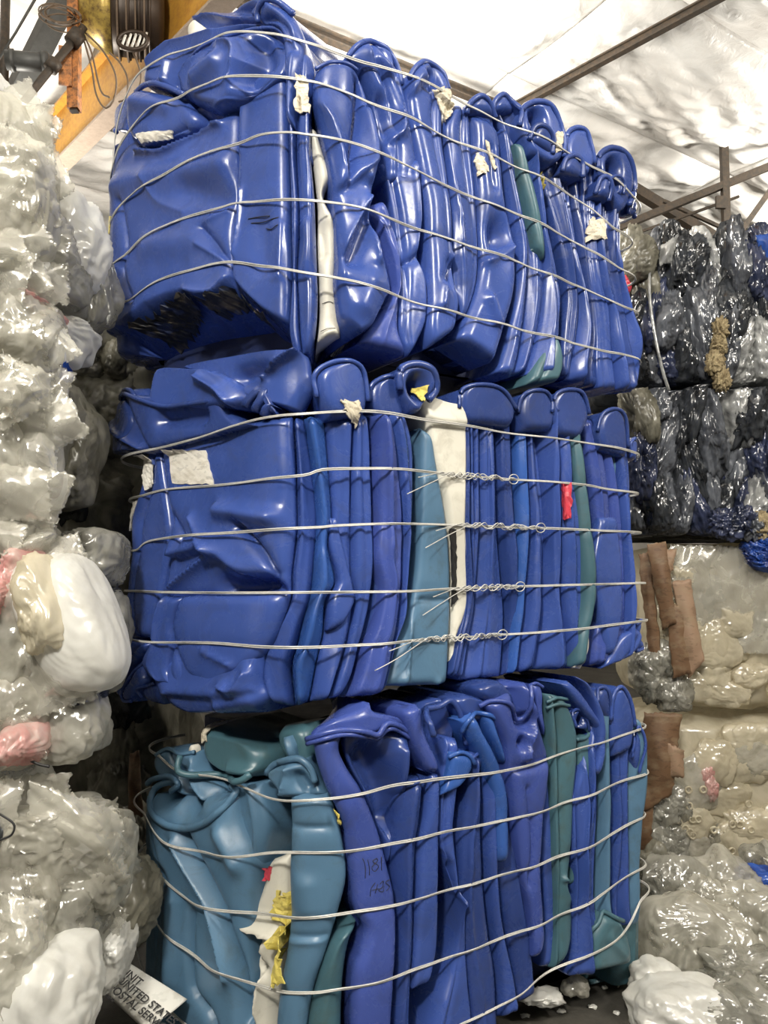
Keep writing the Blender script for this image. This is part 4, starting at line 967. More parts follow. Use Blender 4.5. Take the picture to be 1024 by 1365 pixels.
sB = [[(764, 1060), (764, 1120), (768, 1180), (765, 1240), (764, 1304)],
      [(780, 1000), (782, 1060), (778, 1120), (778, 1180), (783, 1240), (790, 1296)],
      [(790, 960), (792, 1060), (790, 1120), (789, 1180), (792, 1230), (796, 1262)],
      [(801, 950), (804, 1060), (802, 1120), (800, 1180), (800, 1215), (804, 1240)],
      [(812, 930), (814, 1060), (812, 1120), (812, 1170), (812, 1205), (818, 1232)],
      [(822, 940), (824, 1040), (826, 1100), (826, 1150), (824, 1200), (832, 1236)],
      [(838, 950), (838, 1040), (838, 1100), (838, 1150), (838, 1200), (842, 1236)],
      [(850, 960), (856, 1040), (855, 1100), (852, 1150), (852, 1200), (850, 1232)]]
cb = cols(Bb, sB, 'bbbtbbt', .012, .04, 350)
drum(Bb, 'b', [(752, 912), (764, 930), (780, 950), (796, 968), (802, 985)], [(760, 908), (774, 922), (790, 944), (803, 966), (808, 985)], .05, .03, .02, 0, 358, D=.3)
drum(Bb, 'b', [(770, 902), (782, 918), (792, 938), (798, 960), (800, 1000), (796, 1030)], [(782, 908), (790, 920), (802, 944), (808, 970), (808, 1005), (802, 1034)], .055, .03, .02, 0, 359, D=.3)
lobe(Bb, 'd', [(790, 935), (796, 918), (806, 918), (812, 938), (814, 965)], 360, .03, .03, None, .007)
lobe(Bb, 'b', [(814, 960), (816, 928), (826, 915), (838, 932), (846, 968)], 361, .03, .04, None, .008, ((820, 1010), (842, 1000)))
lobe(Bb, 'b', [(842, 1010), (846, 985), (850, 968), (855, 990), (852, 1030)], 362, .03, .03, None, .006)
drum(Bb, 'g', [(804, 1218), (794, 1240), (788, 1268), (788, 1296)], [(828, 1226), (836, 1244), (842, 1264), (844, 1286)], .045, .04, .04, 0, 363, st=[('g', .01, .02, [(810, 1250), (830, 1270)])], rims=[(.008, [(790, 1244), (800, 1226), (806, 1216), (818, 1222), (832, 1228)], .004)])
end_drums(Bb, 'ggt', 205, 842, 1100, 380, .32)
wB = make_wires(Bb)
scribble(Bb, [[(479, 1140), (482, 1150), (482, 1166)], [(485, 1142), (487, 1152), (487, 1162)], [(496, 1140), (491, 1144), (498, 1150), (494, 1157), (490, 1152), (497, 1143), (496, 1140)], [(502, 1138), (502, 1156)],
              [(494, 1172), (489, 1180), (488, 1190)], [(490, 1182), (498, 1180)], [(497, 1174), (494, 1186)], [(500, 1174), (504, 1170), (503, 1178), (498, 1182), (504, 1184), (505, 1176)], [(513, 1168), (507, 1172), (512, 1177), (508, 1183)]], .0011, 'black', b1, 'marker_writing', 'black marker writing reading 1181 485')
patch(Bb, [(362, 1195), (379, 1196), (380, 1238), (354, 1222)], 'yellow', dwb, 'yellow_label', (8, 10), wob=.01, seed=31)
patch(Bb, [(368, 1240), (382, 1240), (388, 1300), (372, 1310)], 'yellow', dwb, 'yellow_label', (7, 12), wob=.010, seed=32, lift=.03)
patch(Bb, [(344, 1160), (354, 1160), (352, 1176), (344, 1176)], 'red', dwb, 'red_scrap', (5, 5), wob=.004, seed=33)
patch(Bb, [(446, 1076), (450, 1080), (454, 1096), (450, 1094)], 'yellow', tcn, 'yellow_label', (4, 7), wob=.003, seed=34)
disc(Bb, (245, 1003), 8, 'w', ta, 'bung_cap', .02, .03)
patch(Bb, [(254, 966), (272, 966), (268, 992), (254, 986)], 'sticker', ta, 'paper_label', (6, 7), wob=.01, seed=35)
# ------------------------------------------------------------------ film bales and loose film
def wad(parent, px, py, Y, rx, ry, mat, seed, name='film_wad', amp=.36, f0=.85, level=5, depth=None, tilt=0.0, sq=2.4, octv=3, ratio=.45, warp=.05, gath=.6, aniso=None, label=None, zmin=None, zr=None):
    if aniso is None:
        rq = random.Random(seed); aniso = (rq.uniform(.7, 1.7), 1.0, rq.uniform(.5, 1.5))
    c = np.array(at(px, py, Y)); k = pxm(Y)
    R = np.array([rx / k, depth if depth else (rx + ry) / 2 / k, ry / k])
    v, f = ico(level)
    d = v.copy()
    if sq != 2.0:
        nrm = (np.abs(d) ** sq).sum(1) ** (1 / sq); d = d / nrm[:, None]
    sc = R.mean()
    cr = crumple(v * np.array([R[0], R[1], R[2]]) / sc, seed, f0, octv, ratio, aniso, warp) + .3 * soft(v, seed + 7, 1.2, 2)
    rs = np.random.RandomState(seed + 99)
    for g_ in range(3):         # wrinkles gathered towards pinched points
        g = rs.randn(3); g[1] -= 1.2; g /= np.linalg.norm(g)
        a1 = np.cross(g, [.3, .2, .9]); a1 /= np.linalg.norm(a1); a2 = np.cross(g, a1)
        dist = np.arccos(np.clip(v @ g, -1, 1)); th = np.arctan2(v @ a2, v @ a1) + .6 * np.sin(dist * 4 + rs.rand() * 6)
        nn_ = rs.randint(12, 24); x = th * nn_ / 6.2832 + .35 * np.sin(th * 2 + rs.rand() * 6)
        tri = np.abs(x - np.floor(x) - .5) * 2
        cr = cr + gath * (tri - .5) * np.sin(np.clip(dist / 1.3, 0, 1) * np.pi) * .45 - .5 * np.exp(-(dist / .22) ** 2)
    p = d * (1 + amp * cr)[:, None] * R
    if tilt:
        ca, sa = math.cos(tilt), math.sin(tilt)
        p = np.stack([p[:, 0] * ca - p[:, 2] * sa, p[:, 1], p[:, 0] * sa + p[:, 2] * ca], 1)
    p = p + c
    if zmin is not None: p[:, 2] = np.maximum(p[:, 2], zmin + 0.006 * np.abs(np.sin(p[:, 0] * 90)))
    if zr is not None:
        kn = .05
        lo, hi = zr
        x = p[:, 2]; x = np.where(x < lo + kn, lo + kn * np.exp((np.minimum(x, lo + kn) - lo - kn) / kn), x)
        p[:, 2] = np.where(x > hi - kn, hi - kn * np.exp((hi - kn - np.maximum(x, hi - kn)) / kn), x)
    if parent is None:
        o = link(name, p, f, mat, None, True, origin=(c[0], c[1], p[:, 2].min()))
    else:
        o = link(name, p, f, mat, parent, True, origin=porigin(parent))
    if label: o['label'] = label
    return o
def sheet(parent, quad, mat, seed, name='film_sheet', amp=.03, n=(26, 26), f0=3.0, bow=.05, thick=.003, zcurl=0.0, label=None):
    """a crumpled sheet hung between four points TL, TR, BR, BL given as (px, py, Y)"""
    q = [np.array(at(*p)) for p in quad]
    a = np.linspace(0, 1, n[0])[None, :, None]; b = np.linspace(0, 1, n[1])[:, None, None]
    G = (q[0] * (1 - a) + q[1] * a) * (1 - b) + (q[3] * (1 - a) + q[2] * a) * b
    nn = np.cross(q[1] - q[0], q[3] - q[0]); nn /= np.linalg.norm(nn)
    if nn[1] > 0: nn = -nn
    P = G.reshape(-1, 3)
    dsp = amp * crumple(P, seed, f0, 4, .55) + amp * .5 * soft(P, seed + 3, 3, 2)
    aa = np.broadcast_to(a[..., 0], G.shape[:2]).ravel(); bb = np.broadcast_to(b[..., 0], G.shape[:2]).ravel()
    dsp = dsp + bow * np.sin(np.pi * aa) * np.sin(np.pi * bb) + zcurl * (2 * aa - 1) ** 2
    rs = np.random.RandomState(seed)
    edge = ((aa < .01) | (aa > .99) | (bb < .01) | (bb > .99))
    V1 = P + nn * dsp[:, None]
    V1[edge] += rs.uniform(-1, 1, (edge.sum(), 3)) * amp * .15
    V0 = V1 - nn * thick
    nr, nc = n[1], n[0]; k = nr * nc
    Fc = grid_faces(nr, nc) + [tuple(i + k for i in f[::-1]) for f in grid_faces(nr, nc)]
    ring = [i for i in range(nc)] + [r * nc + nc - 1 for r in range(1, nr)] + [(nr - 1) * nc + i for i in range(nc - 2, -1, -1)] + [r * nc for r in range(nr - 2, 0, -1)]
    Fc += [(ring[i], k + ring[i], k + ring[(i + 1) % len(ring)], ring[(i + 1) % len(ring)]) for i in range(len(ring))]
    o = link(name, np.vstack([V1, V0]), Fc, mat, parent, True, origin=porigin(parent) if parent else tuple(P.mean(0)))
    if label: o['label'] = label
    return o
def boxcore(parent, x0, x1, y0, y1, z0, z1, mat, seed, amp=.05, level=6, name='compressed_core'):
    v, f = ico(level)
    nrm = (np.abs(v) ** 7).sum(1) ** (1 / 7); d = v / nrm[:, None]
    R = np.array([(x1 - x0) / 2, (y1 - y0) / 2, (z1 - z0) / 2]); c = np.array([(x0 + x1) / 2, (y0 + y1) / 2, (z0 + z1) / 2])
    p = d * R
    p = p + v * (amp * crumple(p, seed, 2.6, 4, .6, (1, 1, .6), .08))[:, None]
    p[:, 2] = np.clip(p[:, 2], -R[2], R[2])
    return link(name, p + c, f, mat, parent, True, origin=porigin(parent))
def bale_root(px, Y, z, label, name='film_bale', group='film bales'):
    p = at(px, 775, Y); return empty(name, (p.x, Y, z), label, 'bale', group)

# left column: four bales of pale film
LX0, LX1, LY0, LY1 = -2.25, -1.2, 2.2, 3.15
def zpx(y, Y): return at(512, y, Y).z
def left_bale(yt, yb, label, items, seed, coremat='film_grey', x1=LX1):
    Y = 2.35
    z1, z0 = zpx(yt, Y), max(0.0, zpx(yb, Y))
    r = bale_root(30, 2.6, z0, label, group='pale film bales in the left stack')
    boxcore(r, LX0, x1, LY0, LY1, z0 + .01, z1 - .02, coremat, seed, .09)  # crevice shade put into the core's colour: darker grey behind the wads
    for i, it in enumerate(items):
        px, py, dY, rx, ry, m = it[:6]
        kw = it[6] if len(it) > 6 else {}
        kw.setdefault('depth', .15)
        kw['zr'] = (z0, z1 + (1.0 if yt < 200 else 0.0))
        g_ = 1.0 if m in ('film_pink', 'film_blue', 'film_dark') else 1.08
        wad(r, px, py, Y + dY, rx * g_, ry * g_, m, seed + i + 1, **kw)
    rr = random.Random(seed)
    for k in range(10):         # the face carries on past the edge of the photograph
        wad(r, -85 - 42 * (k // 2) + rr.uniform(-10, 10), yt + (yb - yt) * (.3 + .42 * (k % 2)), Y - .1, rr.uniform(60, 85), (yb - yt) * .3, rr.choice(['film', 'film', 'film_white', 'film_grey']), seed + 60 + k, level=5, depth=.14, zr=(z0, z1 + .1))
    return r
l1 = left_bale(190, 400, 'topmost pale film bale on the left, wrapped in a large clear sheet', [
    (-8, 245, -.15, 78, 118, 'film', dict(amp=.16, level=6, tilt=.22)), (92, 332, .25, 46, 62, 'film_white', dict(amp=.3)), (-30, 240, -.05, 78, 112, 'film_cream', dict(amp=.25, level=5, tilt=.22)), (40, 330, .05, 60, 45, 'film'),
    (75, 385, .15, 40, 35, 'film_grey'), (120, 395, .4, 35, 50, 'film_grey'), (15, 385, .0, 45, 40, 'film_grey'), (-40, 300, -.1, 70, 110, 'film'), (45, 372, -.05, 28, 20, 'film_white'), (4, 140, .1, 16, 30, 'film_white')], 500)
sheet(l1, [(0, 352, 2.2), (48, 354, 2.25), (40, 374, 2.2), (0, 376, 2.2)], 'cardboard_pale', 3, 'paper_scrap', .012, (14, 10), bow=.01)
l2 = left_bale(405, 680, 'second pale film bale from the top on the left, with a blue film scrap', [
    (20, 455, -.1, 62, 62, 'film', dict(level=5)), (92, 440, .2, 28, 48, 'film_white'), (55, 410, .1, 30, 20, 'film_grey'), (30, 530, -.05, 46, 45, 'film', dict(level=5)), (25, 610, .0, 48, 60, 'film'), (45, 655, .05, 30, 36, 'film_white'),
    (70, 560, .15, 30, 60, 'film_olive'), (-20, 560, -.1, 60, 110, 'film'), (66, 485, .05, 14, 34, 'film_blue', dict(amp=.5, level=4)), (60, 460, .02, 12, 14, 'film_blue', dict(amp=.5)), (62, 414, -.02, 16, 12, 'film_pink'), (95, 600, .3, 36, 80, 'film_olive')], 530)
l3 = left_bale(690, 1010, 'third pale film bale from the top on the left, with a bulging white bag', [
    (100, 830, -.12, 48, 88, 'film_white', dict(amp=.17, level=6, tilt=.42, f0=.8, sq=3.2, gath=.12)), (30, 720, .0, 40, 45, 'film'), (22, 850, -.12, 58, 90, 'film', dict(level=5)), (60, 960, -.05, 75, 66, 'film', dict(level=5)), (14, 950, -.12, 60, 80, 'film'), (40, 765, -.1, 22, 36, 'film_pink', dict(amp=.4)),
    (22, 800, -.16, 14, 28, 'film_pink', dict(amp=.4)), (40, 985, -.16, 32, 34, 'film_pink', dict(amp=.3)), (105, 975, .05, 36, 40, 'film_grey'), (125, 745, .25, 42, 40, 'film_grey'), (120, 800, .25, 40, 30, 'film_dark', dict(amp=.5)), (140, 850, .3, 26, 60, 'film_grey'), (100, 925, .0, 36, 14, 'film_dark', dict(amp=.5)), (68, 815, -.18, 30, 66, 'film_cream', dict(amp=.35, tilt=.3))], 560)
l4 = left_bale(1050, 1500, 'lowest pale film bale on the left, beside the mail sack', [
    (60, 1095, -.1, 75, 60, 'film', dict(level=5)), (20, 1180, -.15, 65, 90, 'film', dict(level=5)), (120, 1140, .0, 58, 55, 'film', dict(level=5)), (80, 1210, -.08, 55, 60, 'film_grey', dict(level=5)), (52, 1330, -.25, 70, 72, 'film_white', dict(level=6, amp=.22)), (140, 1180, .1, 34, 40, 'film_grey'), (165, 1200, .2, 40, 50, 'film_olive'),
    (110, 1260, -.02, 34, 60, 'film_grey'), (0, 1290, -.25, 60, 70, 'film'), (148, 1262, .05, 26, 36, 'film_white'), (15, 1085, -.14, 20, 26, 'film_dark', dict(amp=.5)), (52, 1225, -.16, 12, 26, 'film_white', dict(amp=.6, tilt=.5))], 590)
# loose clear sheets lying over the left film
for i, (b, qd) in enumerate([(l1, [(-20, 150, 2.05), (70, 200, 2.15), (85, 300, 2.2), (-20, 310, 2.05)]), (l2, [(0, 470, 2.1), (70, 500, 2.2), (72, 540, 2.2), (0, 560, 2.1)]), (l3, [(20, 840, 2.1), (120, 900, 2.15), (130, 930, 2.2), (40, 960, 2.1)]), (l3, [(60, 700, 2.3), (70, 720, 2.3), (66, 740, 2.3), (0, 740, 2.1)]),
                            (l4, [(40, 1040, 2.1), (160, 1080, 2.25), (170, 1180, 2.3), (40, 1190, 2.1)]), (l4, [(0, 1190, 2.0), (60, 1200, 2.05), (60, 1300, 2.05), (0, 1310, 2.0)])]):
    sheet(b, qd, 'film_over', 60 + i, 'clear_sheet', .045, (34, 34), 5.0)
rr_ = random.Random(77)
for b, y0, y1, xm in ((l1, 150, 390, 70), (l2, 420, 660, 70), (l3, 700, 1000, 110), (l4, 1060, 1300, 140)):
    for k in range(9):
        cx = rr_.uniform(-10, xm); cy = rr_.uniform(y0, y1); w_ = rr_.uniform(26, 50); h_ = rr_.uniform(22, 46); t_ = rr_.uniform(-.6, .6)
        Yq = 2.12 + .0018 * cx + rr_.uniform(-.02, .05)
        cs, sn = math.cos(t_), math.sin(t_)
        qd = [(cx + a * w_ * cs - c * h_ * sn, cy + a * w_ * sn + c * h_ * cs, Yq + rr_.uniform(-.03, .05)) for a, c in ((-1, -1), (1, -1), (1, 1), (-1, 1))]
        sheet(b, qd, 'film_over', 160 + int(cy), 'clear_sheet', .034, (30, 30), 4.0, .05)
def stray(parent, pts, r, mat='black', name='loose_strap'):
    v, f = tube(bezier([at(*p) for p in pts], 22), r, 5)
    return link(name, v, f, mat, parent, True, porigin(parent))
stray(l4, [(0, 1085, 2.05), (18, 1098, 2.05), (16, 1112, 2.05), (0, 1120, 2.05)], .003)
stray(l3, [(34, 1010, 2.12), (50, 1018, 2.12), (66, 1022, 2.12)], .004)
# dusty bale behind the gap
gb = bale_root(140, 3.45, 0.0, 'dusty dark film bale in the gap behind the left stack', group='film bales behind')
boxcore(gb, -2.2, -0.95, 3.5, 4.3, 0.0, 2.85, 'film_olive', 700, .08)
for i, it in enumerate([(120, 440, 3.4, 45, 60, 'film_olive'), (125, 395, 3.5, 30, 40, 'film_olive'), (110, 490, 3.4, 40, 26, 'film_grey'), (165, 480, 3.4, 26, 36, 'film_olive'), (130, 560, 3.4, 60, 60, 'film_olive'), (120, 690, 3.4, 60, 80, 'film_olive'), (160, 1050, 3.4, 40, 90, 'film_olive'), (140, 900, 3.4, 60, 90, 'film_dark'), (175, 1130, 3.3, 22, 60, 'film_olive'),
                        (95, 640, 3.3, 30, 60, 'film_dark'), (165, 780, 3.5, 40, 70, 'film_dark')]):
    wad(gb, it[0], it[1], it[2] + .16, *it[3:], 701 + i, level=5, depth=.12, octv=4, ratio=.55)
for pts in ([(112, 470, 3.3), (118, 430, 3.3), (124, 395, 3.3), (128, 370, 3.3)], [(118, 470, 3.3), (124, 430, 3.3), (130, 395, 3.3)]):
    stray(gb, pts, .004, 'wire', 'loose_wire')
sheet(gb, [(172, 1005, 3.2), (186, 1000, 3.2), (190, 1090, 3.2), (170, 1085, 3.2)], 'cardboard', 4, 'cardboard_scrap', .02, (10, 14))

# right column: dark film bales above clear film bales
def right_bale(yt, yb, label, group, Y=4.5):
    z1, z0 = zpx(yt, Y), max(0.0, zpx(yb, Y))
    return bale_root(930, Y + .4, z0, label, group=group), z0, z1
for bi, (yt, yb, lab, sd, bright) in enumerate([(322, 520, 'upper dark grey film bale on the right, under the roof truss', 800, 1), (524, 716, 'lower dark film bale on the right, above the cream bales', 850, 0)]):
    r, z0, z1 = right_bale(yt, yb, lab, 'dark film bales on the right')
    boxcore(r, 1.38, 3.3, 4.5, 5.6, z0 + .01, z1, 'film_dark', sd, .07)
    rr = random.Random(sd)
    for c in range(11):
        for k in range(3):
            px = 846 + c * 19 + rr.uniform(-8, 8); py = yt + (yb - yt) * (k + .5) / 3 + rr.uniform(-16, 16)
            m = rr.choice(['film_dark', 'film_slate', 'film_dark', 'film_slate', 'film_navy'] + (['film_silver', 'film_silver'] if px > 925 else ['film_dark']))
            if not bright and m == 'film_silver': m = rr.choice(['film_slate', 'film_navy', 'film_silver'])
            if c == 0 and k == 0: m = 'film_olive'
            wad(r, px, min(py, yb - 42), 4.45 + rr.uniform(-.06, .08), rr.uniform(13, 26), rr.uniform(44, 70), m, sd + c * 5 + k, amp=.42, f0=.8, octv=4, ratio=.6, warp=.16, level=5, tilt=rr.uniform(-.25, .25), aniso=(1.3, 1.3, .55), depth=.14, zr=(z0, z1 + (.08 if bright else 0)), name='film_strip')
    for c in range(10):         # past the right edge of the photograph
        for k in range(2):
            wad(r, 1064 + c * 24 + rr.uniform(-8, 8), yt + (yb - yt) * (k * .46 + .27), 4.46, rr.uniform(18, 30), (yb - yt) * .3, rr.choice(['film_dark', 'film_slate', 'film_navy', 'film_silver']), sd + 200 + c * 3 + k, amp=.42, f0=.8, octv=4, ratio=.6, warp=.16, level=5, aniso=(1.3, 1.3, .55), depth=.14, zr=(z0, z1 + (.08 if bright else 0)), name='film_strip')
    if bright:
        for k in range(4):
            wad(r, 960 + rr.uniform(-8, 10), 440 + k * 22, 4.28, 10, 15, 'fluff', sd + 90 + k, amp=.6, f0=3, name='fibre_tuft')
        stray(r, [(868, 330, 4.3), (866, 390, 4.25), (874, 450, 4.24), (884, 495, 4.24), (892, 520, 4.26)], .009, 'film_silver', 'bale_strap')
        sheet(r, [(880, 330, 4.3), (905, 312, 4.3), (895, 350, 4.28), (878, 356, 4.28)], 'film_silver', 801, 'film_tatter', .03, (16, 16), 6)
        sheet(r, [(1010, 312, 4.3), (1030, 310, 4.3), (1030, 350, 4.3), (1014, 352, 4.3)], 'film_blue', 803, 'film_tatter', .03, (12, 12), 6)
        wad(r, 850, 350, 4.35, 24, 34, 'film_olive', 805, amp=.3, tilt=-.5, name='film_strip')
        wad(r, 833, 380, 4.3, 6, 14, 'red', 806, amp=.3, tilt=.4, name='red_scrap')
    else:
        for k in range(5): wad(r, 960 + k * 14, 700 + rr.uniform(-6, 6), 4.3, 14, 18, rr.choice(['film_slate', 'fluff', 'film_navy']), sd + 95 + k, amp=.6, f0=2, name='fibre_tuft')
for bi, (yt, yb, lab, sd) in enumerate([(722, 948, 'upper cream clear film bale on the right, with brown cardboard at its corner', 900), (955, 1160, 'lower cream clear film bale on the right, with a pink stain', 940)]):
    r, z0, z1 = right_bale(yt, yb, lab, 'cream film bales on the right')
    boxcore(r, 1.52, 3.3, 4.42, 5.5, z0 + .005, z1, 'film_cream', sd, .06, 6)
    rr = random.Random(sd)
    for c in range(18):
        px = 905 + rr.uniform(0, 130); py = rr.uniform(yt + 20, yb - 22)
        wad(r, px, py, 4.41 + rr.uniform(-.02, .03), rr.uniform(22, 48), rr.uniform(16, 36), rr.choice(['film_cream', 'film_cream', 'film_cream', 'film']), sd + c, amp=.28, f0=1.0, level=5, depth=.05, zr=(z0, z1))
    for c in range(16):
        wad(r, 1050 + c * 16, rr.uniform(yt + 30, yb - 30), 4.42, rr.uniform(26, 48), rr.uniform(20, 40), rr.choice(['film_cream', 'film_cream', 'film']), sd + 300 + c, amp=.28, f0=1.0, level=5, depth=.05, zr=(z0, z1))
    for c in range(8):
        wad(r, 868 + rr.uniform(-12, 34), rr.uniform(yb - 90, yb - 20), 4.40, 20, 26, 'film_grey', sd + 40 + c, amp=.4, level=5, depth=.08, zr=(z0, z1))
    if bi == 0:
        sheet(r, [(894, yt + 4, 4.37), (1036, yt + 8, 4.37), (1036, yt + 150, 4.37), (900, yt + 146, 4.37)], 'film_over', sd + 60, 'stretch_wrap', .05, (70, 60), 2.2, .02)
        sheet(r, [(862, 726, 4.30), (888, 722, 4.28), (902, 830, 4.26), (884, 840, 4.3)], 'cardboard', sd + 1, 'cardboard_piece', .03, (14, 22), 3, .03, .01)
        sheet(r, [(850, 740, 4.36), (866, 735, 4.32), (884, 900, 4.32), (868, 905, 4.36)], 'cardboard', sd + 2, 'cardboard_piece', .03, (14, 22), 3, .03, .01)
        sheet(r, [(896, 775, 4.30), (920, 772, 4.30), (938, 880, 4.28), (918, 904, 4.30)], 'cardboard_pale', sd + 3, 'cardboard_piece', .02, (14, 22), 3, .02, .01)
        sheet(r, [(886, 800, 4.30), (912, 810, 4.28), (922, 898, 4.28), (898, 905, 4.30)], 'cardboard', sd + 4, 'cardboard_piece', .03, (14, 18), 3, .02, .01)
        sheet(r, [(884, 732, 4.30), (902, 732, 4.30), (896, 760, 4.30), (886, 768, 4.30)], 'cardboard_pale', sd + 5, 'cardboard_piece', .03, (12, 12), 3, .02, .01)
        for k in range(5): wad(r, 1015 + rr.uniform(-14, 14), 716 + k * 9, 4.33, 18, 8, 'film_blue', sd + 80 + k, amp=.5, f0=2, tilt=-.4, depth=.08, name='blue_film_wad')
    else:
        sheet(r, [(858, 950, 4.28), (910, 952, 4.26), (896, 1060, 4.28), (858, 1080, 4.30)], 'cardboard', sd + 1, 'cardboard_piece', .04, (16, 22), 3, .04, .012)
        sheet(r, [(890, 990, 4.24), (912, 1000, 4.24), (910, 1034, 4.26), (884, 1036, 4.28)], 'cardboard_pale', sd + 2, 'cardboard_piece', .03, (12, 12), 3, .02, .01)
        sheet(r, [(852, 1040, 4.32), (874, 1050, 4.30), (866, 1150, 4.30), (850, 1160, 4.32)], 'cardboard', sd + 3, 'cardboard_piece', .03, (12, 20), 3, .02, .01)
        wad(r, 948, 1050, 4.37, 9, 16, 'film_pink', sd + 70, amp=.4, depth=.04)
        wad(r, 942, 1030, 4.38, 10, 12, 'film_pink', sd + 71, amp=.4, depth=.04)
        for k in range(14): # clear bottle bottoms showing
            px, py = 900 + rr.uniform(0, 115), 1040 + rr.uniform(0, 100)
            c = at(px, py, 4.34); a = np.linspace(0, 2 * np.pi, 16, endpoint=False)
            v, f = tube([(c.x + .016 * math.cos(t), c.y, c.z + .016 * math.sin(t)) for t in a], .006, 6, True)
            link('bottle_neck', v, f, 'film_cream', r, True, porigin(r))

# loose film lying on the floor at the right
FG = 'loose film bags on the floor'
def bag(px, py, Y, rx, ry, mat, seed, label, name='plastic_bag', cat='bag', **kw):
    kw.setdefault('level', 5)
    return tag(wad(None, px, py, Y, rx, ry, mat, seed, name=name, zmin=0.0, **kw), label, cat, FG)
bag(928, 1258, 3.42, 74, 58, 'film', 1001, 'large clear plastic bag lying on the floor beside the bottom drum bale', amp=.2, level=6, tilt=-.25, depth=.2)
bag(898, 1182, 3.86, 44, 40, 'film_grey', 1002, 'crumpled grey film wad behind the large clear bag', amp=.35)
bag(962, 1180, 3.85, 46, 38, 'film', 1003, 'crumpled clear film wad at the foot of the cream bale', amp=.4)
bag(945, 1206, 3.66, 30, 32, 'film', 1004, 'pointed clear film scrap on top of the large clear bag', amp=.5)
bag(1000, 1226, 3.55, 44, 44, 'film', 1005, 'clear film wad at the right edge above the dirty strips', amp=.45)
bag(1006, 1172, 3.9, 26, 16, 'film_blue', 1006, 'blue plastic bag scrap at the right edge', amp=.5)
bag(1016, 1150, 4.05, 26, 24, 'film_grey', 1010, 'grey film scrap behind the blue bag scrap', amp=.5)
bag(876, 1312, 3.05, 34, 30, 'film_white', 1007, 'small bright white bag lying on the floor in front of the clear bag', amp=.2, f0=1.2)
bag(912, 1350, 2.92, 70, 40, 'film_white', 1008, 'large bright white bag at the bottom edge', amp=.2, f0=1.2, depth=.14)
bag(990, 1300, 3.15, 56, 30, 'film_grey', 1009, 'dirty grey film strips at the lower right corner', name='film_strips', cat='film', amp=.5, aniso=(1.5, 1, 2))
bag(1000, 1350, 2.9, 60, 34, 'film_grey', 1011, 'dirty grey film heap in the bottom right corner', name='film_strips', cat='film', amp=.5, aniso=(1.5, 1, 2))
bag(770, 1315, 3.0, 16, 12, 'film', 1012, 'small clear film scrap on the bare floor', name='film_scrap', cat='scrap', amp=.6, level=4)
bag(722, 1328, 2.95, 28, 8, 'film_white', 1013, 'flat white film scrap on the floor beside the lowest wire', name='film_scrap', cat='scrap', amp=.6, level=4)
bag(870, 1180, 3.95, 24, 46, 'film_olive', 1014, 'dusty brown film tuft beside the bottom drum bale corner', name='film_tuft', cat='film', amp=.6)
for i, (x, y) in enumerate([(806, 1318), (836, 1334), (790, 1344), (822, 1352), (748, 1350), (700, 1356)]):
    Yf = at_z(x, y, 0.0).y
    o = wad(None, x, y - 1, Yf, 4 + i % 3, 3, 'film_white', 1100 + i, name='film_flake', amp=.6, level=3, zmin=0.0)
    tag(o, ['tiny pale film flake nearest the short wire scrap', 'tiny pale film flake nearest the small white bag', 'tiny pale film flake below the small clear scrap', 'tiny pale film flake nearest the large white bag at the bottom edge',
            'tiny pale film flake between the flat white scrap and the bottom edge', 'tiny pale film flake farthest left on the bare floor'][i], 'flake', 'film flakes on the floor')
def floor_wire(pts, label):
    V, Fc = tube(bezier([at_z(x, y, .004) for x, y in pts], 24), .0025, 5)
    tag(link('wire_scrap', V, Fc, 'wire', None, True, tuple(at_z(*pts[0], 0.0))), label, 'wire', 'wire scraps on the floor')
floor_wire([(790, 1296), (812, 1286), (836, 1280), (836, 1292)], 'bent wire scrap lying by the teal drum on the floor')
floor_wire([(836, 1290), (830, 1306), (824, 1316)], 'short straight wire scrap on the floor by the white bag')

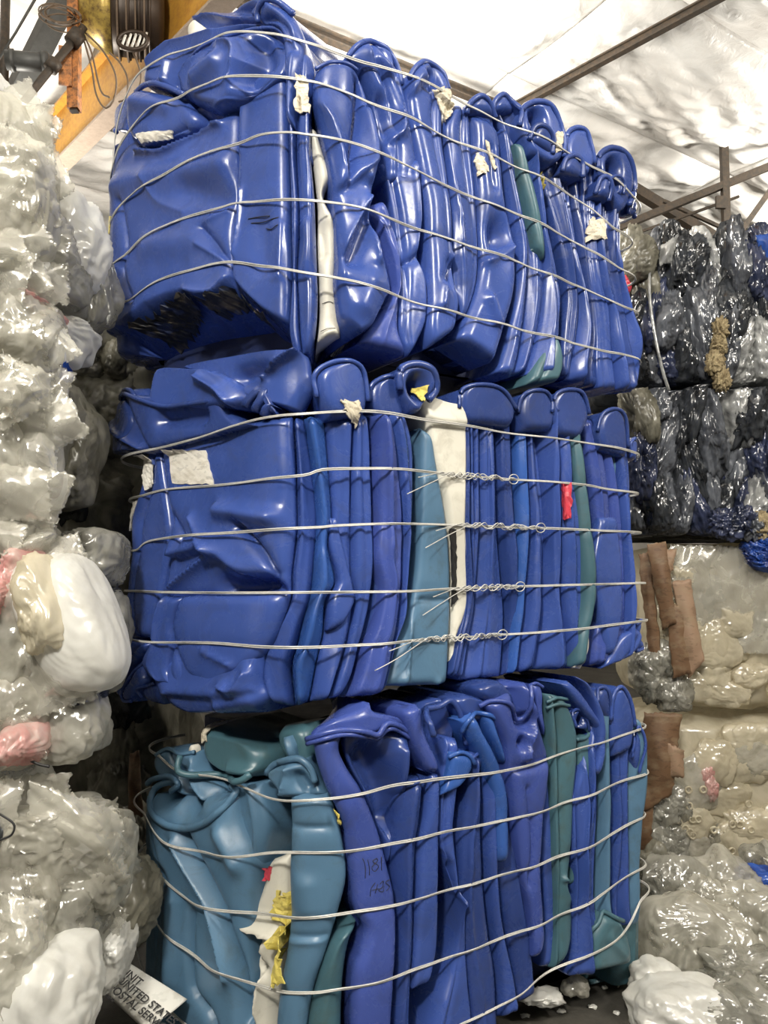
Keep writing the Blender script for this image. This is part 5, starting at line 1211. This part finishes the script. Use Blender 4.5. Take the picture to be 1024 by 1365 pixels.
# mail sack
def sack():
    TL, TR, BR, BL = (122, 1303, 2.5), (170, 1282, 2.56), (250, 1332, 2.6), (196, 1372, 2.5)
    q = [np.array(at(*p)) for p in (TL, TR, BR, BL)]
    base = q[3].copy(); root = empty('mail_sack', tuple(base), 'white mail sack printed with postal lettering beside the lowest film bale', 'sack')
    n = (36, 24)
    a = np.linspace(0, 1, n[0])[None, :, None]; b = np.linspace(0, 1, n[1])[:, None, None]
    G = (q[0] * (1 - b) + q[1] * b) * (1 - a) + (q[3] * (1 - b) + q[2] * b) * a
    nn = np.cross(q[2] - q[0], q[1] - q[0]); nn /= np.linalg.norm(nn)
    if nn[1] > 0: nn = -nn
    P = G.reshape(-1, 3)
    bb = np.broadcast_to(b[..., 0], G.shape[:2]).ravel()
    ds_ = .006 * crumple(P, 5, 6, 3) + .02 * np.sin(np.pi * bb)
    V1 = P + nn * ds_[:, None]; V0 = V1 - nn * .05
    nr, nc = n[1], n[0]; k = nr * nc
    Fc = grid_faces(nr, nc) + [tuple(i + k for i in f[::-1]) for f in grid_faces(nr, nc)]
    ring = [i for i in range(nc)] + [r * nc + nc - 1 for r in range(1, nr)] + [(nr - 1) * nc + i for i in range(nc - 2, -1, -1)] + [r * nc for r in range(nr - 2, 0, -1)]
    Fc += [(ring[i], k + ring[i], k + ring[(i + 1) % len(ring)], ring[(i + 1) % len(ring)]) for i in range(len(ring))]
    link('sack_body', np.vstack([V1, V0]), Fc, 'sackcloth', root, True, tuple(base))
    ex = (q[3] - q[0] + q[2] - q[1]); ex /= np.linalg.norm(ex)
    ey = (q[1] - q[0]); ey = ey - ex * (ey @ ex); ey /= np.linalg.norm(ey)
    ez = np.cross(ex, ey)
    if ez @ nn < 0: pass
    def text(s, px, py, size):
        cu = bpy.data.curves.new('lettering', 'FONT'); cu.body = s; cu.size = size; cu.extrude = .0006
        cu.shear = 0.25; cu.offset = .0006
        ob = bpy.data.objects.new('lettering', cu)
        COL.objects.link(ob)
        bpy.context.view_layer.update()
        dg = bpy.context.evaluated_depsgraph_get(); me = bpy.data.meshes.new_from_object(ob.evaluated_get(dg))
        bpy.data.objects.remove(ob)
        o2 = bpy.data.objects.new('lettering', me); COL.objects.link(o2); me.materials.append(M['black'])
        o2.parent = root
        d = ray(px, py); o = np.array([0, 0, CAMZ])
        t = ((q[0] - o) @ nn) / (d @ nn); pos = o + d * t + nn * .034 - base
        mt = Matrix(((ex[0], ey[0], nn[0], pos[0]), (ex[1], ey[1], nn[1], pos[1]), (ex[2], ey[2], nn[2], pos[2]), (0, 0, 0, 1)))
        o2.matrix_local = mt
    text('UNIT', 157, 1296, .030)
    text('PO', 144, 1302, .030)
    text('UNITED STATES', 153, 1309, .030)
    text('POSTAL SERVICE', 140, 1318, .030)
    text('NOTICE', 131, 1311, .010)
    text('WARNING', 130, 1322, .010)
    return root
M['sackcloth'] = paper('sackcloth', (0.66, 0.65, 0.60), (0.5, 0.5, 0.46), 30, .4)
sack()

# ------------------------------------------------------------------ roof steel
def bar(name, pts, w, h, mat, parent):
    V, Fc = box_between(pts[0], pts[1], w, h); return link(name, V, Fc, mat, parent, False, porigin(parent))
def purlin(p, q, label, w=.05, h=.10, mat='steel'):
    r = empty('roof_purlin', tuple(Vector(p)), label, 'purlin', 'steel purlins under the roof')
    p, q = Vector(p), Vector(q)
    bar('web', (p, q), .012, h, mat, r)
    for dz in (-h / 2, h / 2): bar('flange', (p + Vector((0, 0, dz)), q + Vector((0, 0, dz))), w, .012, mat, r)
pa = at_z(690, 141, ZC - .17); pb = at_z(955, -3, ZC - .17); dv = (pb - pa)
purlin(pa - dv * 1.9, pb + dv * 2.0, 'dark steel purlin crossing the white ceiling at upper right', .05, .055)
pa = at_z(405, 36, ZC - .17); pb = at_z(640, 132, ZC - .17); dv = (pb - pa)
purlin(pa - dv * 2.5, pb + dv * .3, 'dark steel purlin behind the top of the drum bale', .06, .06)
def truss():
    Y = 6.9
    b = at(965, 320, Y)
    r = empty('roof_truss', tuple(b), 'brown steel truss with an upright post above the dark film bales', 'truss')
    def m(name, a, c, w, h=None, dy=0): bar(name, (at(a[0], a[1], Y + dy), at(c[0], c[1], Y + dy)), w, h or w, 'steel', r)
    m('post', (963, 118), (969, 326), .062)
    m('chord', (1400, 70), (740, 338), .06)
    m('tie_rod', (985, 262), (740, 350), .022, None, .08)
    m('rafter', (700, 163), (1010, 353), .10, .09, .5)
    m('brace', (885, 268), (972, 308), .03, None, .3)
    m('chord', (968, 324), (1400, 178), .06)
    m('brace', (978, 322), (1050, 222), .045)
    m('gusset', (961, 262), (961, 278), .09, .03, -.06)
    bar('ceiling_hole_plate', (at(962, 128, Y), at(1012, 104, Y + .1)), .22, .02, 'brown', r)  # added brown plate standing in for a dark opening in the ceiling
    return r
truss()
# orange crane beam
def crane_beam():
    zb = 4.72
    a = at_z(70, 232, zb); c = at_z(262, 40, zb); dv = (c - a).normalized()
    p = a - dv * 1.6; q = c + dv * 1.6
    r = empty('crane_beam', tuple(p), 'orange painted crane beam running behind the drum stack', 'beam')
    up = Vector((0, 0, 1))
    H = .46
    bar('flange', (p, q), .13, .02, 'tanpaint', r); bar('flange', (p + up * H, q + up * H), .13, .02, 'orange', r)
    bar('web', (p + up * H / 2, q + up * H / 2), .016, H, 'orange', r)
crane_beam()
def hoist():
    Y = 4.5; k = pxm(Y)
    c = at(166, 20, Y)
    r = empty('hoist_motor', tuple(c), 'yellow and brown hoist motor hanging beside the orange beam', 'motor')
    ax = Vector((.93, .25, .02)).normalized(); s1 = ax.cross(Vector((0, 0, 1))).normalized(); s2 = s1.cross(ax)
    def lathe(name, prof, mat, n=28):
        V = []
        for (t, rad) in prof:
            for i in range(n):
                an = 2 * math.pi * i / n; V.append(c + ax * t + s1 * (rad * math.cos(an)) + s2 * (rad * math.sin(an)))
        return link(name, [tuple(v) for v in V], grid_faces(len(prof), n, True), mat, r, True, porigin(r))
    R = .225
    lathe('end_bell', [(-.275, .001), (-.272, .05), (-.26, .10), (-.23, .155), (-.18, .195), (-.12, R - .004), (-.07, R), (-.065, R - .03)], 'brass')
    lathe('housing', [(-.07, R - .012), (-.06, R + .004), (.0, R), (.08, R - .002), (.2, R - .004), (.23, R - .05), (.235, .001)], 'brown')
    for t in (-.03, .03, .09, .15): lathe('rib', [(t - .008, R - .01), (t - .006, R + .014), (t + .006, R + .014), (t + .008, R - .01)], 'brown')
    # vent cage under the motor
    cc = at(178, 56, Y - .12)
    ring = [cc + Vector((.085 * math.cos(t), -.01, .055 * math.sin(t))) for t in np.linspace(0, 2 * math.pi, 24, endpoint=False)]
    v, f = tube(ring, .014, 8, True); link('vent_ring', v, f, 'brown', r, True, porigin(r))
    for j in range(5):
        x = -.06 + .03 * j
        v, f = tube([cc + Vector((x - .01, -.01, -.05)), cc + Vector((x + .02, -.01, .05))], .007, 6); link('vent_slat', v, f, 'sticker_white', r, True, porigin(r))
    for j in range(4):
        pts = [c + ax * (-.03 + .05 * j) + s1 * ((R + .02) * math.cos(t)) + s2 * ((R + .02) * math.sin(t)) for t in np.linspace(-2.6, .5, 16)]
        v, f = tube(pts, .006, 6); link('lead_cable', v, f, 'cable', r, True, porigin(r))
    v, f = box_between(c + Vector((.1, 0, .18)), c + Vector((.12, .1, .9)), .10, .10); link('hanger', v, f, 'brown', r, False, porigin(r))
hoist()
def post():
    Y = 4.35
    r = empty('hanging_post', tuple(at(99, 147, Y)), 'rusty orange square tube hanging from the roof beside the motor', 'post')
    top = at(99, -160, Y); bot = at(99, 147, Y)
    v, f = box_between(top, bot, .062, .062); link('tube', v, f, 'rustorange', r, False, porigin(r))
    v, f = box_between(at(87, 62, Y - .05), at(87, 114, Y - .05), .07, .012, .3); link('plate', v, f, 'rustorange', r, False, porigin(r))
    v, f = box_between(at(99, 146, Y), at(99, 149, Y), .04, .04); link('open_end', v, f, 'brown', r, False, porigin(r))
    rs = random.Random(4)
    for k in range(6):
        cx, cy = 78 + rs.uniform(-5, 5), 25 + rs.uniform(-10, 10)
        pts = [at(cx + 24 * math.cos(t) + k, cy + 12 * math.sin(t) + 4 * math.cos(t), Y - .06 + .03 * math.sin(t * 2 + k)) for t in np.linspace(0, 6.1, 22)]
        v, f = tube(pts, .0045, 5); link('coiled_wire', v, f, 'cable', r, True, porigin(r))
post()
def pipe_thing(name, a, b, rad, mat, label, cat, extra=()):
    r = empty(name, tuple(b), label, cat)
    v, f = tube([a, (Vector(a) + Vector(b)) / 2, b], rad, 14); link('pipe', v, f, mat, r, True, porigin(r))
    for (t, rr, l) in extra:
        c0 = Vector(a).lerp(Vector(b), t); d = (Vector(b) - Vector(a)).normalized() * l
        v, f = tube([c0 - d, c0 + d], rr, 14); link('collar', v, f, mat, r, True, porigin(r))
    return r
pipe_thing('steel_pipe', at(112, 36, 4.3), at(-10, 188, 4.15), .022, 'steel', 'slanting brown pipe clamped to the hanging post', 'pipe', [(.35, .04, .03), (.1, .045, .04)])
pipe_thing('actuator_cylinder', at(8, 80, 4.25), at(66, 84, 4.3), .052, 'greysteel', 'short grey cylinder beside the slanting pipe', 'cylinder', [(.15, .06, .012), (.9, .06, .015)])
pipe_thing('conduit', at(8, -30, 4.9), at(4, 150, 4.9), .03, 'steel', 'dark upright conduit at the upper left edge', 'pipe')
v, f = box_between(at(25, 120, 5.1), at(105, -40, 4.6), .13, .10)
tag(link('steel_brace', v, f, 'greysteel', None, False, tuple(at(25, 120, 5.1))), 'thick dark slanting brace behind the hanging post', 'beam')
v, f = box_between(at(-40, 88, 6.6), at(150, 158, 6.2), .16, .16)
tag(link('roof_beam', v, f, 'greysteel', None, False, tuple(at(-40, 88, 6.6))), 'dark roof beam seen past the orange post', 'beam')
v, f = tube([at(-10, 92, 4.6), at(20, 45, 4.6), at(52, -10, 4.5)], .008, 6)
tag(link('hanging_cable', v, f, 'greysteel', None, True, tuple(at(-10, 92, 4.6))), 'straight grey cable rising to the roof at the upper left', 'cable', 'cables by the motor')
for i, (pts, lab) in enumerate([([(108, 40), (122, 90), (128, 125), (140, 144), (152, 132), (154, 100), (136, 66), (112, 42)], 'large hanging cable loop left of the orange beam'), ([(110, 44), (122, 70), (134, 120), (146, 130)], 'thin hanging cable beside the large loop'), ([(146, 70), (160, 84), (170, 105), (168, 130), (158, 136)], 'curved cable hanging under the motor against the orange beam'), ([(172, 58), (182, 80), (188, 102), (184, 120), (176, 130)], 'short curved cable in front of the orange beam')]):
    v, f = tube(bezier([at(x, y, 4.33 + .03 * i) for x, y in pts], 40), .0055, 6)
    tag(link('hanging_cable', v, f, 'cable', None, True, tuple(at(pts[0][0], pts[0][1], 4.33))), lab, 'cable', 'cables by the motor')
